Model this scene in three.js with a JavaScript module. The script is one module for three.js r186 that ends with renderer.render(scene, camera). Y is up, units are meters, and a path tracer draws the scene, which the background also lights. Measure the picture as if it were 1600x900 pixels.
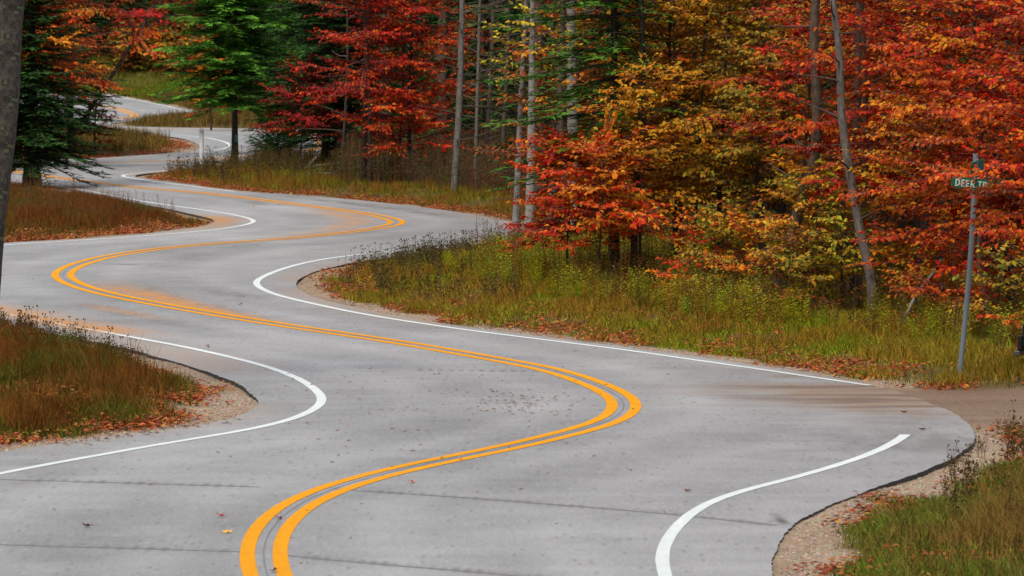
import * as THREE from 'three';
import { FontLoader } from 'three/addons/loaders/FontLoader.js';
import { TextGeometry } from 'three/addons/geometries/TextGeometry.js';
import { RoundedBoxGeometry } from 'three/addons/geometries/RoundedBoxGeometry.js';
import { mergeGeometries } from 'three/addons/utils/BufferGeometryUtils.js';

// ---------------------------------------------------------------- camera, sky, sun, exposure
const scene = new THREE.Scene();
const FPX = 8876, CAM_H = 4.09, PITCH = Math.atan(420 / FPX);       // long lens, eye 4 m above the road
const camera = new THREE.PerspectiveCamera(2 * Math.atan(450 / FPX) * 180 / Math.PI, 16 / 9, 1, 6000);
camera.position.set(0, CAM_H, 0);
camera.rotation.x = -PITCH;
camera.focus = 74;
camera.userData.fStop = 9;
scene.add(camera);

const renderer = new THREE.WebGLRenderer({ antialias: true });
renderer.setSize(1024, 576);
renderer.toneMapping = THREE.LinearToneMapping;
renderer.toneMappingExposure = 1.6;
renderer.shadowMap.enabled = true;
renderer.shadowMap.type = THREE.PCFSoftShadowMap;

{ // overcast sky: bright, nearly even cloud, brighter overhead
  const W = 256, H = 128, d = new Float32Array(W * H * 4);
  for (let j = 0; j < H; j++) for (let i = 0; i < W; i++) {
    const el = ((j + 0.5) / H - 0.5) * Math.PI, s = Math.max(0, Math.sin(el)), az = i / W * Math.PI * 2;
    const cl = 1 + 0.10 * Math.sin(az * 3 + s * 5) * Math.cos(s * 9 + az * 2) + 0.05 * Math.sin(az * 7 - s * 13);
    const L = (0.26 + 0.52 * s) * cl, k = (j * W + i) * 4;
    d[k] = L * 0.95; d[k + 1] = L * 0.99; d[k + 2] = L * 1.07; d[k + 3] = 1;
  }
  const sky = new THREE.DataTexture(d, W, H, THREE.RGBAFormat, THREE.FloatType);
  sky.mapping = THREE.EquirectangularReflectionMapping; sky.magFilter = sky.minFilter = THREE.LinearFilter; sky.needsUpdate = true;
  scene.background = sky; scene.environment = sky;
}
const sun = new THREE.DirectionalLight(0xfff0de, 2.0);
sun.position.set(-25, 95, -22); sun.target.position.set(0, 0, -80);
sun.castShadow = true; sun.shadow.radius = 22; sun.shadow.mapSize.set(4096, 4096);
Object.assign(sun.shadow.camera, { left: -90, right: 90, top: 140, bottom: -140, near: 1, far: 500 });
scene.add(sun, sun.target);

// ---------------------------------------------------------------- small tools
function rng(seed) { let a = seed >>> 0; return () => { a = (a + 0x6D2B79F5) >>> 0; let t = Math.imul(a ^ (a >>> 15), 1 | a); t = (t + Math.imul(t ^ (t >>> 7), 61 | t)) ^ t; return ((t ^ (t >>> 14)) >>> 0) / 4294967296; }; }
const hash2 = (x, y, s = 0) => { let h = Math.imul(x | 0, 374761393) + Math.imul(y | 0, 668265263) + Math.imul(s, 1442695041); h = Math.imul(h ^ (h >>> 13), 1274126177); return ((h ^ (h >>> 16)) >>> 0) / 4294967296; };
function vnoise(x, y, s = 0) {
  const xi = Math.floor(x), yi = Math.floor(y); let u = x - xi, v = y - yi; u = u * u * (3 - 2 * u); v = v * v * (3 - 2 * v);
  const a = hash2(xi, yi, s), b = hash2(xi + 1, yi, s), c = hash2(xi, yi + 1, s), d = hash2(xi + 1, yi + 1, s);
  return a + (b - a) * u + (c - a) * v + (a - b - c + d) * u * v;
}
const fbm = (x, y, s = 0, o = 3) => { let r = 0, a = 0.5, t = 0; for (let i = 0; i < o; i++) { r += a * vnoise(x, y, s + i * 17); t += a; a *= 0.5; x *= 2.03; y *= 2.03; } return r / t; };
const clamp = (x, a = 0, b = 1) => x < a ? a : x > b ? b : x, lerp = (a, b, t) => a + (b - a) * t;
const sstep = (a, b, x) => { const t = clamp((x - a) / (b - a)); return t * t * (3 - 2 * t); };
const mix3 = (a, b, t) => [lerp(a[0], b[0], t), lerp(a[1], b[1], t), lerp(a[2], b[2], t)];
const V = (x, y, z) => new THREE.Vector3(x, y, z);
const used = {};
function numbered(name) { const n = used[name] = (used[name] ?? -1) + 1; return n ? `${name}_${String(n).padStart(3, '0')}` : name; }
function tag(o, label, category, group, kind) { if (label) o.userData.label = label; if (category) o.userData.category = category; if (group) o.userData.group = group; if (kind) o.userData.kind = kind; return o; }
function shadows(o) { o.traverse(m => { if (m.isMesh) { m.castShadow = true; m.receiveShadow = true; } }); return o; }
function thing(name, label, category, group, kind) { const g = new THREE.Group(); g.name = numbered(name); scene.add(g); return tag(g, label, category, group, kind); }
function part(name, geo, mat, parent) { const m = new THREE.Mesh(geo, mat); m.name = name; m.castShadow = m.receiveShadow = true; parent.add(m); return m; }
// where the sight line through a point of the 1600 x 900 photograph meets height y0; the world then keeps that place
const cp = Math.cos(PITCH), sp = Math.sin(PITCH);
function onPlane(px, py, y0 = 0) {
  const dx = (px - 800) / FPX, dv = (450 - py) / FPX, dy = dv * cp - sp, dz = -(dv * sp + cp), t = (y0 - CAM_H) / dy;
  return [dx * t, -dz * t];                                          // [x, distance]
}
function toPx(x, y, D) { const yy = y - CAM_H, zc = D * cp - yy * sp, yc = yy * cp + D * sp; return [800 + FPX * x / zc, 450 - FPX * yc / zc]; }

// ---------------------------------------------------------------- the road's plan, in metres [x, distance]
function curve(pts, step = 0.3, sigma = 0.8) {
  const c = new THREE.CatmullRomCurve3(pts.map(([x, y]) => { const g = onPlane(x, y); return V(g[0], 0, g[1]); }), false, 'centripetal');
  c.arcLengthDivisions = pts.length * 40;
  const n = Math.max(4, Math.round(c.getLength() / step)), raw = c.getSpacedPoints(n).map(p => [p.x, p.z]);
  const r = Math.ceil(sigma * 2.5 / step);
  return raw.map((p, i) => {
    const rr = Math.min(r, i, n - i); if (!rr) return p;
    let sx = 0, sy = 0, sw = 0;
    for (let k = -rr; k <= rr; k++) { const w = Math.exp(-0.5 * (k * step / sigma) ** 2); sx += w * raw[i + k][0]; sy += w * raw[i + k][1]; sw += w; }
    return [sx / sw, sy / sw];
  });
}
const centre = curve([[640, 1090], [500, 1000], [440, 940], [417.4, 900], [411, 871], [414.5, 842], [434, 813], [470, 785], [513, 766], [571, 747], [629, 733], [687, 720], [744.5, 709], [799.5, 698], [835, 689.6], [880, 679], [925, 667], [957, 656], [977.6, 636], [970, 621], [947.5, 608], [902.5, 590.4], [857.5, 577], [812.5, 568], [767.5, 560], [722.5, 552], [700, 548], [620, 534.5], [535, 521.5], [460, 511], [420, 504.5], [375, 497.5], [330, 490], [285, 482.3], [240, 474], [195, 465.3], [150, 455], [116, 444], [96.5, 430], [112, 417.6], [132, 410], [172.5, 400], [217.5, 393], [262.5, 387], [330, 381], [425, 374.5], [470, 371], [515, 366.4], [560, 361], [594, 356], [622, 348], [605, 340.5], [582, 335.5], [537, 328.8], [470, 320.2], [425, 314.5], [370, 307.5], [315, 301.5], [262, 297], [210, 292.5], [157, 286], [105, 279.5], [65, 274], [8, 262.5], [65, 257.5], [140, 255], [210, 253.3], [262, 251.5], [315, 249.4], [385, 244.6], [460, 238], [505, 228], [470, 212], [409, 205.2], [315, 203.4], [262, 202.3], [150, 199], [60, 193], [120, 188.5], [180, 186], [211, 181], [201, 176], [184, 170], [166, 166], [130, 162], [60, 156]]);
const whiteNearLeft = curve([[-150, 1000], [-220, 920], [-240, 860], [-210, 810], [-120, 767], [0, 740], [135, 715], [270, 691], [371, 675], [439, 661], [479, 647], [506, 626], [488, 605], [456, 587], [405, 569.5], [337.5, 553], [270, 538.5], [219, 529.5], [160, 518.5], [80, 504.5], [0, 488.5], [-100, 466], [-215, 435], [-100, 397], [5, 383], [105, 377], [210, 370], [289, 363.5], [341, 358.5], [381, 352], [398, 346.6], [381, 339], [328, 329.6], [262.5, 320.5], [223, 314.6], [157, 302], [105, 293], [40, 284], [-170, 262], [0, 252.5], [140, 248.7], [210, 244.8], [280, 240.5], [315, 237.3], [341, 234], [359, 228], [346.5, 220.5], [315, 214.5], [280, 211], [245, 208.6], [219, 207.4], [160, 205.6]]);
const whiteNearRight = curve([[1230, 1080], [1110, 990], [1060, 940], [1038.5, 900], [1033, 874], [1041, 844], [1063, 817], [1096, 790.6], [1143, 771], [1192.5, 759], [1247.5, 745], [1302.5, 729], [1357.5, 711], [1396, 693], [1415, 679.5]]);
const whiteFarRight = curve([[1360, 602.6], [1257, 587.6], [1163, 573.5], [1100, 565], [1060, 559], [985, 548], [909, 538.5], [866, 533], [765, 520.5], [664, 506.5], [562.5, 490], [495, 476], [427.5, 459.5], [399, 442.6], [414, 431], [461, 414.5], [512, 404], [579, 396], [697, 386], [760, 379], [812, 368]]);
const whiteIsland = curve([[368, 299.3], [315, 293], [262.5, 286.5], [223, 281], [189, 274.4], [223, 270], [255, 267], [340, 260]]);
const whiteTop = curve([[300, 176], [248, 163], [182, 150.5], [140, 144]]);
const edgeL = curve([[-280, 1000], [-350, 920], [-370, 860], [-330, 800], [-200, 748], [-100, 724], [0, 706], [101, 690], [202, 677], [304, 667], [371, 652.5], [400, 640], [407, 629], [398, 619], [371, 598.5], [320, 579], [264, 563], [230, 553], [200, 545], [160, 536], [112, 527], [0, 508], [-100, 491], [-290, 435], [-100, 389], [0, 379.5], [105, 374], [210, 366.5], [289, 358], [322, 352], [335, 345], [325, 340], [297, 334], [262, 326], [223, 319], [150, 304], [100, 295], [30, 286], [-200, 262], [0, 250.5], [140, 247.5], [210, 243], [271, 238.6], [306, 234], [311, 228], [297, 220], [280, 215.5], [254, 212.5], [227, 211], [190, 209], [60, 205], [-95, 194], [0, 188], [60, 184.5], [75, 181], [60, 175], [20, 166], [-20, 160]]);
const edgeR = curve([[1320, 1060], [1240, 990], [1216, 940], [1207, 900], [1206, 880], [1212, 852.5], [1228, 828], [1261, 806], [1302.5, 786.5], [1344, 771], [1385, 756], [1441, 737], [1499, 711], [1526, 684], [1520, 664], [1480, 640], [1420, 617], [1365, 601], [1257, 582], [1163, 568], [1100, 559], [992, 544], [909, 533.5], [866, 528.5], [765, 515.5], [664, 501.5], [562, 482], [512, 470], [478, 459.5], [461, 446], [468, 436], [490, 425], [529, 415.5], [576, 406.5], [697, 393], [780, 383], [838, 370], [845, 358], [799, 347], [731, 334], [664, 324.5], [562.5, 313], [461, 304.5], [360, 298], [315, 291], [262, 284], [240, 281], [208, 275], [230, 271], [275, 267.5], [340, 262], [450, 253], [600, 242], [680, 228], [600, 210], [500, 204], [409, 201.5], [315, 200], [230, 198.5], [172, 194], [204, 189.5], [262, 186], [320, 181], [310, 174], [262, 165], [182, 149.5], [140, 143], [80, 138]]);
for (const e of [edgeL, edgeR]) { const o = e.slice(); e.length = 0; for (let i = 0; i + 1 < o.length; i++) { const [ax, ay] = o[i], [bx, by] = o[i + 1], l = Math.hypot(bx - ax, by - ay) || 1; for (let k = 0; k < 3; k++) { const t = k / 3, j = i && ay < 130 ? 0.018 * (hash2(i * 3 + k, 1, 33) - 0.5) + 0.035 * (vnoise(i * 0.35 + k * 0.117, 3, 34) - 0.5) : 0; e.push([ax + (bx - ax) * t - (by - ay) / l * j, ay + (by - ay) * t + (bx - ax) / l * j]); } } e.push(o[o.length - 1]); }
const sideRoad = [[2.6, 60.6], [6, 59.6], [14, 58.2], [34, 55]], SIDE_HALF = 2.55;
function segDist(x, y, line) { let m = 1e9; for (let i = 0; i + 1 < line.length; i++) { const [ax, ay] = line[i], [bx, by] = line[i + 1], dx = bx - ax, dy = by - ay, t = clamp(((x - ax) * dx + (y - ay) * dy) / (dx * dx + dy * dy)), d = Math.hypot(x - ax - t * dx, y - ay - t * dy); if (d < m) m = d; } return m; }

// raster of the plan: 0 left of the road, 1 pavement, 2 right of it; and the distance to the pavement
const GX0 = -60, GD0 = 20, GC = 0.2, GW = 520, GH = 1600;
const zone = new Uint8Array(GW * GH), dist = new Float32Array(GW * GH);
{
  for (let j = 0; j < GH; j++) {
    const D = GD0 + (j + 0.5) * GC, ev = [];
    for (const [line, bit] of [[edgeL, 0], [edgeR, 1]]) {
      for (let i = 0; i + 1 < line.length; i++) { const a = line[i], b = line[i + 1]; if ((a[1] > D) !== (b[1] > D)) ev.push([a[0] + (b[0] - a[0]) * (D - a[1]) / (b[1] - a[1]), bit]); }
      const f = line[0]; if (D < f[1]) ev.push([f[0], bit]);
      const l = line[line.length - 1]; if (D > l[1]) ev.push([l[0], bit]);
    }
    ev.sort((a, b) => a[0] - b[0]);
    let k = 0, L = 0, R = 0;
    for (let i = 0; i < GW; i++) { const x = GX0 + (i + 0.5) * GC; while (k < ev.length && ev[k][0] < x) { if (ev[k][1]) R ^= 1; else L ^= 1; k++; } zone[j * GW + i] = D > 316 ? 2 : L ? (R ? 2 : 1) : (R ? 1 : 0); }
  }
  for (let k = 0; k < dist.length; k++) dist[k] = zone[k] === 1 ? 0 : 1e4;
  const a = GC, b = GC * 1.4142;
  for (let j = 1; j < GH; j++) for (let i = 1; i < GW - 1; i++) { const k = j * GW + i; dist[k] = Math.min(dist[k], dist[k - 1] + a, dist[k - GW] + a, dist[k - GW - 1] + b, dist[k - GW + 1] + b); }
  for (let j = GH - 2; j >= 0; j--) for (let i = GW - 2; i > 0; i--) { const k = j * GW + i; dist[k] = Math.min(dist[k], dist[k + 1] + a, dist[k + GW] + a, dist[k + GW + 1] + b, dist[k + GW - 1] + b); }
}
function roadDist(x, D) {
  const u = clamp((x - GX0) / GC - 0.5, 1, GW - 2.01), v = clamp((D - GD0) / GC - 0.5, 1, GH - 2.01), i = u | 0, j = v | 0, fu = u - i, fv = v - j, k = j * GW + i;
  const d = lerp(lerp(dist[k], dist[k + 1], fu), lerp(dist[k + GW], dist[k + GW + 1], fu), fv);
  return d + Math.max(0, GX0 - x, x - GX0 - GW * GC);
}
const zoneAt = (x, D) => zone[clamp(Math.floor((D - GD0) / GC), 0, GH - 1) * GW + clamp(Math.floor((x - GX0) / GC), 0, GW - 1)];
const sideD = (x, D) => x < 1 ? 9 : segDist(x, D, sideRoad) - SIDE_HALF;
function groundH(x, D) {
  const d = roadDist(x, D), s = sideD(x, D);
  let h = -0.02 - 0.028 * sstep(0.35, 0.65, fbm(x * 0.6, D * 0.25, 15)) + 0.15 * sstep(0.5, 2.6, d) + 0.1 * (fbm(x * 0.9, D * 0.35, 5) - 0.5) * sstep(0.3, 2, d);
  h += 0.035 * Math.max(0, Math.min(d, 40) - 7);
  h = lerp(-0.012, h, sstep(-0.2, 1.0, s));
  h += 0.045 * Math.max(0, D - 292) * sstep(2, 8, d) * (1 - 0.6 * sstep(400, 900, D)) ;
  return h;
}
function spot(px, py) {                                              // march along the sight line to the ground
  let D = 34, lo = 34;
  const yAt = d => { const dv = (450 - py) / FPX; return CAM_H + d * (dv * cp - sp) / (dv * sp + cp); }, xAt = d => { const dv = (450 - py) / FPX; return (px - 800) / FPX * d / (dv * sp + cp); };
  for (; D < 900; D += 0.25) { if (yAt(D) <= groundH(xAt(D), D)) break; lo = D; }
  let hi = D; for (let i = 0; i < 20; i++) { const m = (lo + hi) / 2; if (yAt(m) <= groundH(xAt(m), m)) hi = m; else lo = m; }
  return V(xAt(hi), groundH(xAt(hi), hi), -hi);
}

// ---------------------------------------------------------------- textures
function dataTex(w, h, fn, srgb = true, wrap = THREE.RepeatWrapping) {
  const d = new Uint8Array(w * h * 4), enc = v => { v = clamp(v); return Math.round(255 * (srgb ? (v <= 0.0031308 ? 12.92 * v : 1.055 * v ** (1 / 2.4) - 0.055) : v)); };
  for (let j = 0; j < h; j++) for (let i = 0; i < w; i++) { const c = fn(i, j), k = (j * w + i) * 4; d[k] = enc(c[0]); d[k + 1] = enc(c[1]); d[k + 2] = enc(c[2]); d[k + 3] = 255; }
  const t = new THREE.DataTexture(d, w, h); t.wrapS = t.wrapT = wrap; t.magFilter = THREE.LinearFilter; t.minFilter = THREE.LinearMipmapLinearFilter; t.generateMipmaps = true;
  if (srgb) t.colorSpace = THREE.SRGBColorSpace; t.needsUpdate = true; return t;
}
const grit = dataTex(512, 512, (i, j) => { const v = 0.55 * hash2(i, j, 3) + 0.45 * hash2(i >> 1, j >> 1, 4); return [v, v, v]; }, false);

// the pavement's own colour: asphalt grain, wear, tar seams, sand and dirt lying on it
const MX0 = -24, MX1 = 7, MD0 = 32, MD1 = 330, MN = 2048;
const layer = { tar: new Float32Array(MN * MN), sand: new Float32Array(MN * MN), dirt: new Float32Array(MN * MN), dust: new Float32Array(MN * MN), pale: new Float32Array(MN * MN) };
function stroke(buf, pts, width, a, fadeEnds = 0.15) {                // pts: photo points; width in metres
  const c = curve(pts, 0.12, 0.4), n = c.length;
  for (let i = 0; i < n; i++) {
    const t = i / (n - 1), w = typeof width === 'function' ? width(t) : width, al = a * Math.min(1, t / fadeEnds + 0.001, (1 - t) / fadeEnds + 0.001), [x, D] = c[i];
    const u = (x - MX0) / (MX1 - MX0) * MN, v = (D - MD0) / (MD1 - MD0) * MN, ru = 2 * w / (MX1 - MX0) * MN, rv = Math.max(1.2, 2 * w / (MD1 - MD0) * MN);
    for (let q = Math.floor(v - rv); q <= v + rv; q++) for (let p = Math.floor(u - ru); p <= u + ru; p++) {
      if (p < 0 || q < 0 || p >= MN || q >= MN) continue;
      const dx = (p - u) * (MX1 - MX0) / MN, dy = (q - v) * (MD1 - MD0) / MN * Math.min(1, w / 0.2), g = al * Math.exp(-(dx * dx + dy * dy) / (w * w)), k = q * MN + p;
      if (g > buf[k]) buf[k] = g;
    }
  }
}
// tar seams
for (const pts of [[[0, 749], [200, 755], [400, 761]], [[560, 767], [800, 784], [1040, 803], [1215, 822]], [[0, 852], [200, 857], [372, 862]], [[440, 868], [620, 884], [800, 899], [930, 912]], [[640, 578], [760, 580], [900, 581]], [[560, 640], [680, 642]]]) stroke(layer.tar, pts, 0.035, 0.75, 0.04);
stroke(layer.tar, [[1207, 803], [1216, 813], [1228, 820]], 0.05, 1);
for (const pts of [[[90, 466], [200, 490], [330, 520]], [[320, 448], [370, 462], [410, 470]], [[380, 312], [420, 321], [455, 318]], [[200, 438], [260, 462], [330, 480], [400, 497]], [[300, 388], [360, 387], [400, 380]], [[620, 389], [690, 385]], [[180, 413], [215, 414]], [[560, 318], [640, 330], [720, 342]], [[420, 306], [540, 317], [640, 331]], [[190, 277], [260, 290]]]) stroke(layer.tar, pts, 0.26, 0.6, 0.35);
// wheel wear along both lanes
function wheelTracks(off, a, w) { const n = centre.length; const pts = []; for (let i = 3; i < n - 3; i++) { const [x0, y0] = centre[i - 3], [x1, y1] = centre[i + 3], l = Math.hypot(x1 - x0, y1 - y0); pts.push([centre[i][0] - (y1 - y0) / l * off, centre[i][1] + (x1 - x0) / l * off]); }
  for (let i = 0; i < pts.length; i += 1) { const [x, D] = pts[i], u = (x - MX0) / (MX1 - MX0) * MN, v = (D - MD0) / (MD1 - MD0) * MN, ru = 2 * w / (MX1 - MX0) * MN, rv = 2 * w / (MD1 - MD0) * MN; for (let q = Math.floor(v - rv); q <= v + rv; q++) for (let p = Math.floor(u - ru); p <= u + ru; p++) { if (p < 0 || q < 0 || p >= MN || q >= MN) continue; const dx = (p - u) * (MX1 - MX0) / MN, dy = (q - v) * (MD1 - MD0) / MN, g = a * Math.exp(-(dx * dx + dy * dy) / (w * w)), k = q * MN + p; if (g > layer.pale[k]) layer.pale[k] = g; } } }
wheelTracks(0.85, 0.6, 0.33); wheelTracks(-0.85, 0.6, 0.33); wheelTracks(2.3, 0.5, 0.3); wheelTracks(-2.3, 0.5, 0.3);
// orange sand washed along the centre line and on the outer edges
stroke(layer.sand, [[150, 438], [190, 452], [240, 464], [300, 478], [380, 494], [470, 510]], t => 0.42 - 0.3 * t, 0.95, 0.3);
stroke(layer.sand, [[115, 473], [160, 482], [210, 491], [260, 502]], 0.16, 0.5, 0.4);
stroke(layer.sand, [[470, 322], [520, 333], [555, 343], [545, 352], [500, 362], [440, 369]], 0.35, 0.6, 0.3);
stroke(layer.sand, [[-60, 472], [20, 489], [90, 503], [170, 517], [230, 527]], 0.42, 0.9, 0.2);
stroke(layer.sand, [[300, 334], [332, 340], [342, 346], [325, 353], [280, 360]], 0.4, 0.85, 0.25);
stroke(layer.sand, [[400, 370], [460, 367], [520, 362]], 0.2, 0.4, 0.3);
stroke(layer.dust, [[60, 519], [160, 531], [250, 549], [330, 573], [372, 588]], 0.6, 0.7, 0.2);
stroke(layer.dust, [[461, 446], [480, 462], [560, 485], [660, 503], [765, 517]], 0.35, 0.8, 0.15);
stroke(layer.dust, [[461, 446], [485, 427], [540, 412], [600, 402]], 0.45, 0.6, 0.2);
stroke(layer.dust, [[335, 345], [300, 357], [210, 367], [100, 374], [0, 380]], 0.35, 0.8, 0.1);
stroke(layer.dust, [[405, 628], [385, 648], [300, 668], [150, 685], [0, 706]], 0.3, 0.4, 0.1);
stroke(layer.dust, [[311, 230], [270, 239], [200, 244], [120, 248]], 0.5, 0.6, 0.1);
stroke(layer.dust, [[700, 330], [780, 344], [830, 356]], 0.4, 0.5, 0.2);
stroke(layer.dust, [[208, 275], [240, 270], [290, 266]], 0.6, 0.8, 0.2);
// earth carried out of the side road
stroke(layer.dirt, [[1270, 600], [1370, 614], [1550, 640]], 1.9, 0.95, 0.3);
stroke(layer.dirt, [[1330, 630], [1420, 642], [1550, 655]], 1.2, 0.7, 0.35);
stroke(layer.dirt, [[1110, 569], [1200, 584], [1310, 602]], 0.5, 0.55, 0.35);
// darker, less worn asphalt beyond the end of the near white line and at the lower left
stroke(layer.tar, [[1330, 704], [1400, 700], [1460, 690], [1520, 672]], 1.1, 0.38, 0.25);
stroke(layer.tar, [[1400, 660], [1450, 664], [1515, 662]], 0.5, 0.4, 0.3);
stroke(layer.tar, [[-80, 764], [-20, 755], [60, 744]], 0.5, 0.45, 0.4);
const asphaltMap = dataTex(MN, MN, (i, j) => {
  const k = j * MN + i, x = MX0 + (i + 0.5) / MN * (MX1 - MX0), D = MD0 + (j + 0.5) / MN * (MD1 - MD0);
  const big = fbm(x * 0.35, D * 0.13, 21), mid = fbm(x * 1.7, D * 0.9, 31), g = hash2(i, j, 8), streak = fbm(x * 1.1, D * 3.2, 43), e = roadDist(x, D);
  let v = 0.212 + 0.14 * (big - 0.5) + 0.07 * (mid - 0.5) + 0.045 * (g - 0.5) + 0.05 * (streak - 0.5) + 0.06 * layer.pale[k];
  let c = [v * 0.985, v, v * 1.025];
  const g3 = hash2(i >> 1, j, 9); if (g3 > 0.985) c = mix3(c, [0.06, 0.055, 0.055], 0.45); if (g3 < 0.008) c = mix3(c, [0.30, 0.29, 0.28], 0.4);
  const tar = layer.tar[k]; if (tar > 0.01) c = mix3(c, [0.085, 0.078, 0.075], tar * (0.35 + 0.9 * sstep(0.3, 0.7, fbm(x * 6, D * 1.6, 57))));
  const n1 = sstep(0.3, 0.62, 0.35 * fbm(x * 3.1, D * 1.3, 52) + 0.35 * fbm(x * 13, D * 3.1, 53) + 0.3 * g);
  const sa = layer.sand[k]; if (sa > 0.01) c = mix3(c, [0.40, 0.165, 0.018], clamp(sa * (0.3 + 1.0 * n1)));
  const du = layer.dust[k]; if (du > 0.01) c = mix3(c, [0.25, 0.18, 0.13], clamp(du * (0.3 + 0.75 * n1)));
  const di = layer.dirt[k]; if (di > 0.01) c = mix3(c, mix3([0.12, 0.08, 0.055], [0.20, 0.15, 0.11], sstep(0.35, 0.65, fbm(x * 0.9, D * 4, 61))), clamp(di * 1.4 * sstep(0.34, 0.66, fbm(x * 1.1, D * 0.9, 62) * 0.5 + 0.2 * fbm(x * 0.6, D * 2.6, 63) + 0.4 * di + 0.16 * (g - 0.5))));
  return c;
}, true, THREE.ClampToEdgeWrapping);

// ground: gravel shoulders, then earth under grass, then leaf mould
const EX0 = -26, EX1 = 22, ED0 = 30, ED1 = 335;
const groundMap = dataTex(MN, MN, (i, j) => {
  const x = EX0 + (i + 0.5) / MN * (EX1 - EX0), D = ED0 + (j + 0.5) / MN * (ED1 - ED0), d = roadDist(x, D), s = sideD(x, D), g = hash2(i, j, 71), g2 = hash2(i >> 1, j, 72);
  const n = fbm(x * 1.6, D * 0.6, 73);
  let gravel = mix3([0.30, 0.228, 0.16], [0.17, 0.122, 0.082], clamp(0.3 + 0.9 * (n - 0.4) + 0.6 * (g - 0.5)));
  const soil = mix3(mix3([0.085, 0.06, 0.025], [0.13, 0.06, 0.02], sstep(0.35, 0.7, n)), [0.06, 0.07, 0.015], 0.6 * g);
  const mould = mix3([0.055, 0.03, 0.015], [0.13, 0.05, 0.015], 0.8 * g2 * n);
  let c = mix3(gravel, soil, sstep(0.45, 0.85, d + 0.7 * (n - 0.5)));
  c = mix3(c, mould, sstep(4.5, 7, d + 2 * (n - 0.5)));
  if (D > 285) c = mix3(c, mix3([0.06, 0.075, 0.012], [0.10, 0.07, 0.02], n + 0.4 * (g - 0.5)), sstep(285, 295, D) * sstep(1.0, 2.5, d));
  if (s < 1) c = mix3(mix3([0.13, 0.088, 0.062], [0.21, 0.155, 0.115], clamp(fbm(x * 0.6, D * 3, 75) + 0.4 * (g - 0.5))), c, sstep(-0.1, 0.7, s + 0.5 * (n - 0.5)));
  return c;
}, true, THREE.ClampToEdgeWrapping);

function rep(t, x, y) { const c = t.clone(); c.repeat.set(x, y); c.needsUpdate = true; return c; }
const M = {};
const std = o => new THREE.MeshStandardMaterial(o);
M.asphalt = std({ map: asphaltMap, roughness: 0.6, bumpMap: rep(grit, (MX1 - MX0) / 3, (MD1 - MD0) / 3), bumpScale: 0.0022 });
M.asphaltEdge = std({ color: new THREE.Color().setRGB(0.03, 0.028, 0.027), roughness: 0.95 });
M.ground = new THREE.MeshPhysicalMaterial({ specularIntensity: 0.12, map: groundMap, roughness: 0.95, bumpMap: rep(grit, (EX1 - EX0) / 5, (ED1 - ED0) / 5), bumpScale: 0.018 });
const wear = dataTex(128, 512, (i, j) => { const x = i / 128, y = j / 512, w = (f, g, s) => { const a = vnoise(x * f, y * g, s), c = vnoise(x * f, (y - 1) * g, s), b = vnoise((x - 1) * f, y * g, s), d = vnoise((x - 1) * f, (y - 1) * g, s); return lerp(lerp(a, b, x), lerp(c, d, x), y); }; const n = 0.5 * w(30, 120, 201) + 0.5 * hash2(i, j, 202), b = w(4, 14, 203), v = 0.9 + 0.2 * (b - 0.5) - 0.55 * sstep(0.73, 0.86, n + 0.25 * (b - 0.5)); return [v, v, v]; });
M.yellow = new THREE.MeshPhysicalMaterial({ specularIntensity: 0.25, vertexColors: true, roughness: 0.8, map: rep(wear, 1, 0.25), bumpMap: rep(grit, 1, 1), bumpScale: 0.002 });
M.white = std({ map: rep(wear, 1, 0.25), vertexColors: true, roughness: 0.6, bumpMap: rep(grit, 1, 1), bumpScale: 0.002 });

// ---------------------------------------------------------------- ground, hills
function gridMesh(xs, ds, skip, uvOf, colOf) {
  const pos = [], uv = [], col = [], idx = [], nx = xs.length;
  for (const D of ds) for (const x of xs) { pos.push(x, groundH(x, D), -D); if (uvOf) uv.push(...uvOf(x, D)); if (colOf) col.push(...colOf(x, D)); }
  for (let j = 0; j + 1 < ds.length; j++) for (let i = 0; i + 1 < nx; i++) { if (skip && skip(xs[i], xs[i + 1], ds[j], ds[j + 1])) continue; const a = j * nx + i; idx.push(a, a + 1, a + nx + 1, a, a + nx + 1, a + nx); }
  const g = new THREE.BufferGeometry(); g.setAttribute('position', new THREE.Float32BufferAttribute(pos, 3));
  if (uvOf) g.setAttribute('uv', new THREE.Float32BufferAttribute(uv, 2)); if (colOf) g.setAttribute('color', new THREE.Float32BufferAttribute(col, 3));
  g.setIndex(idx); g.computeVertexNormals(); return g;
}
const range = (a, b, s) => { const r = []; for (let x = a; x < b - 1e-6; x += s) r.push(x); r.push(b); return r; };
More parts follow.
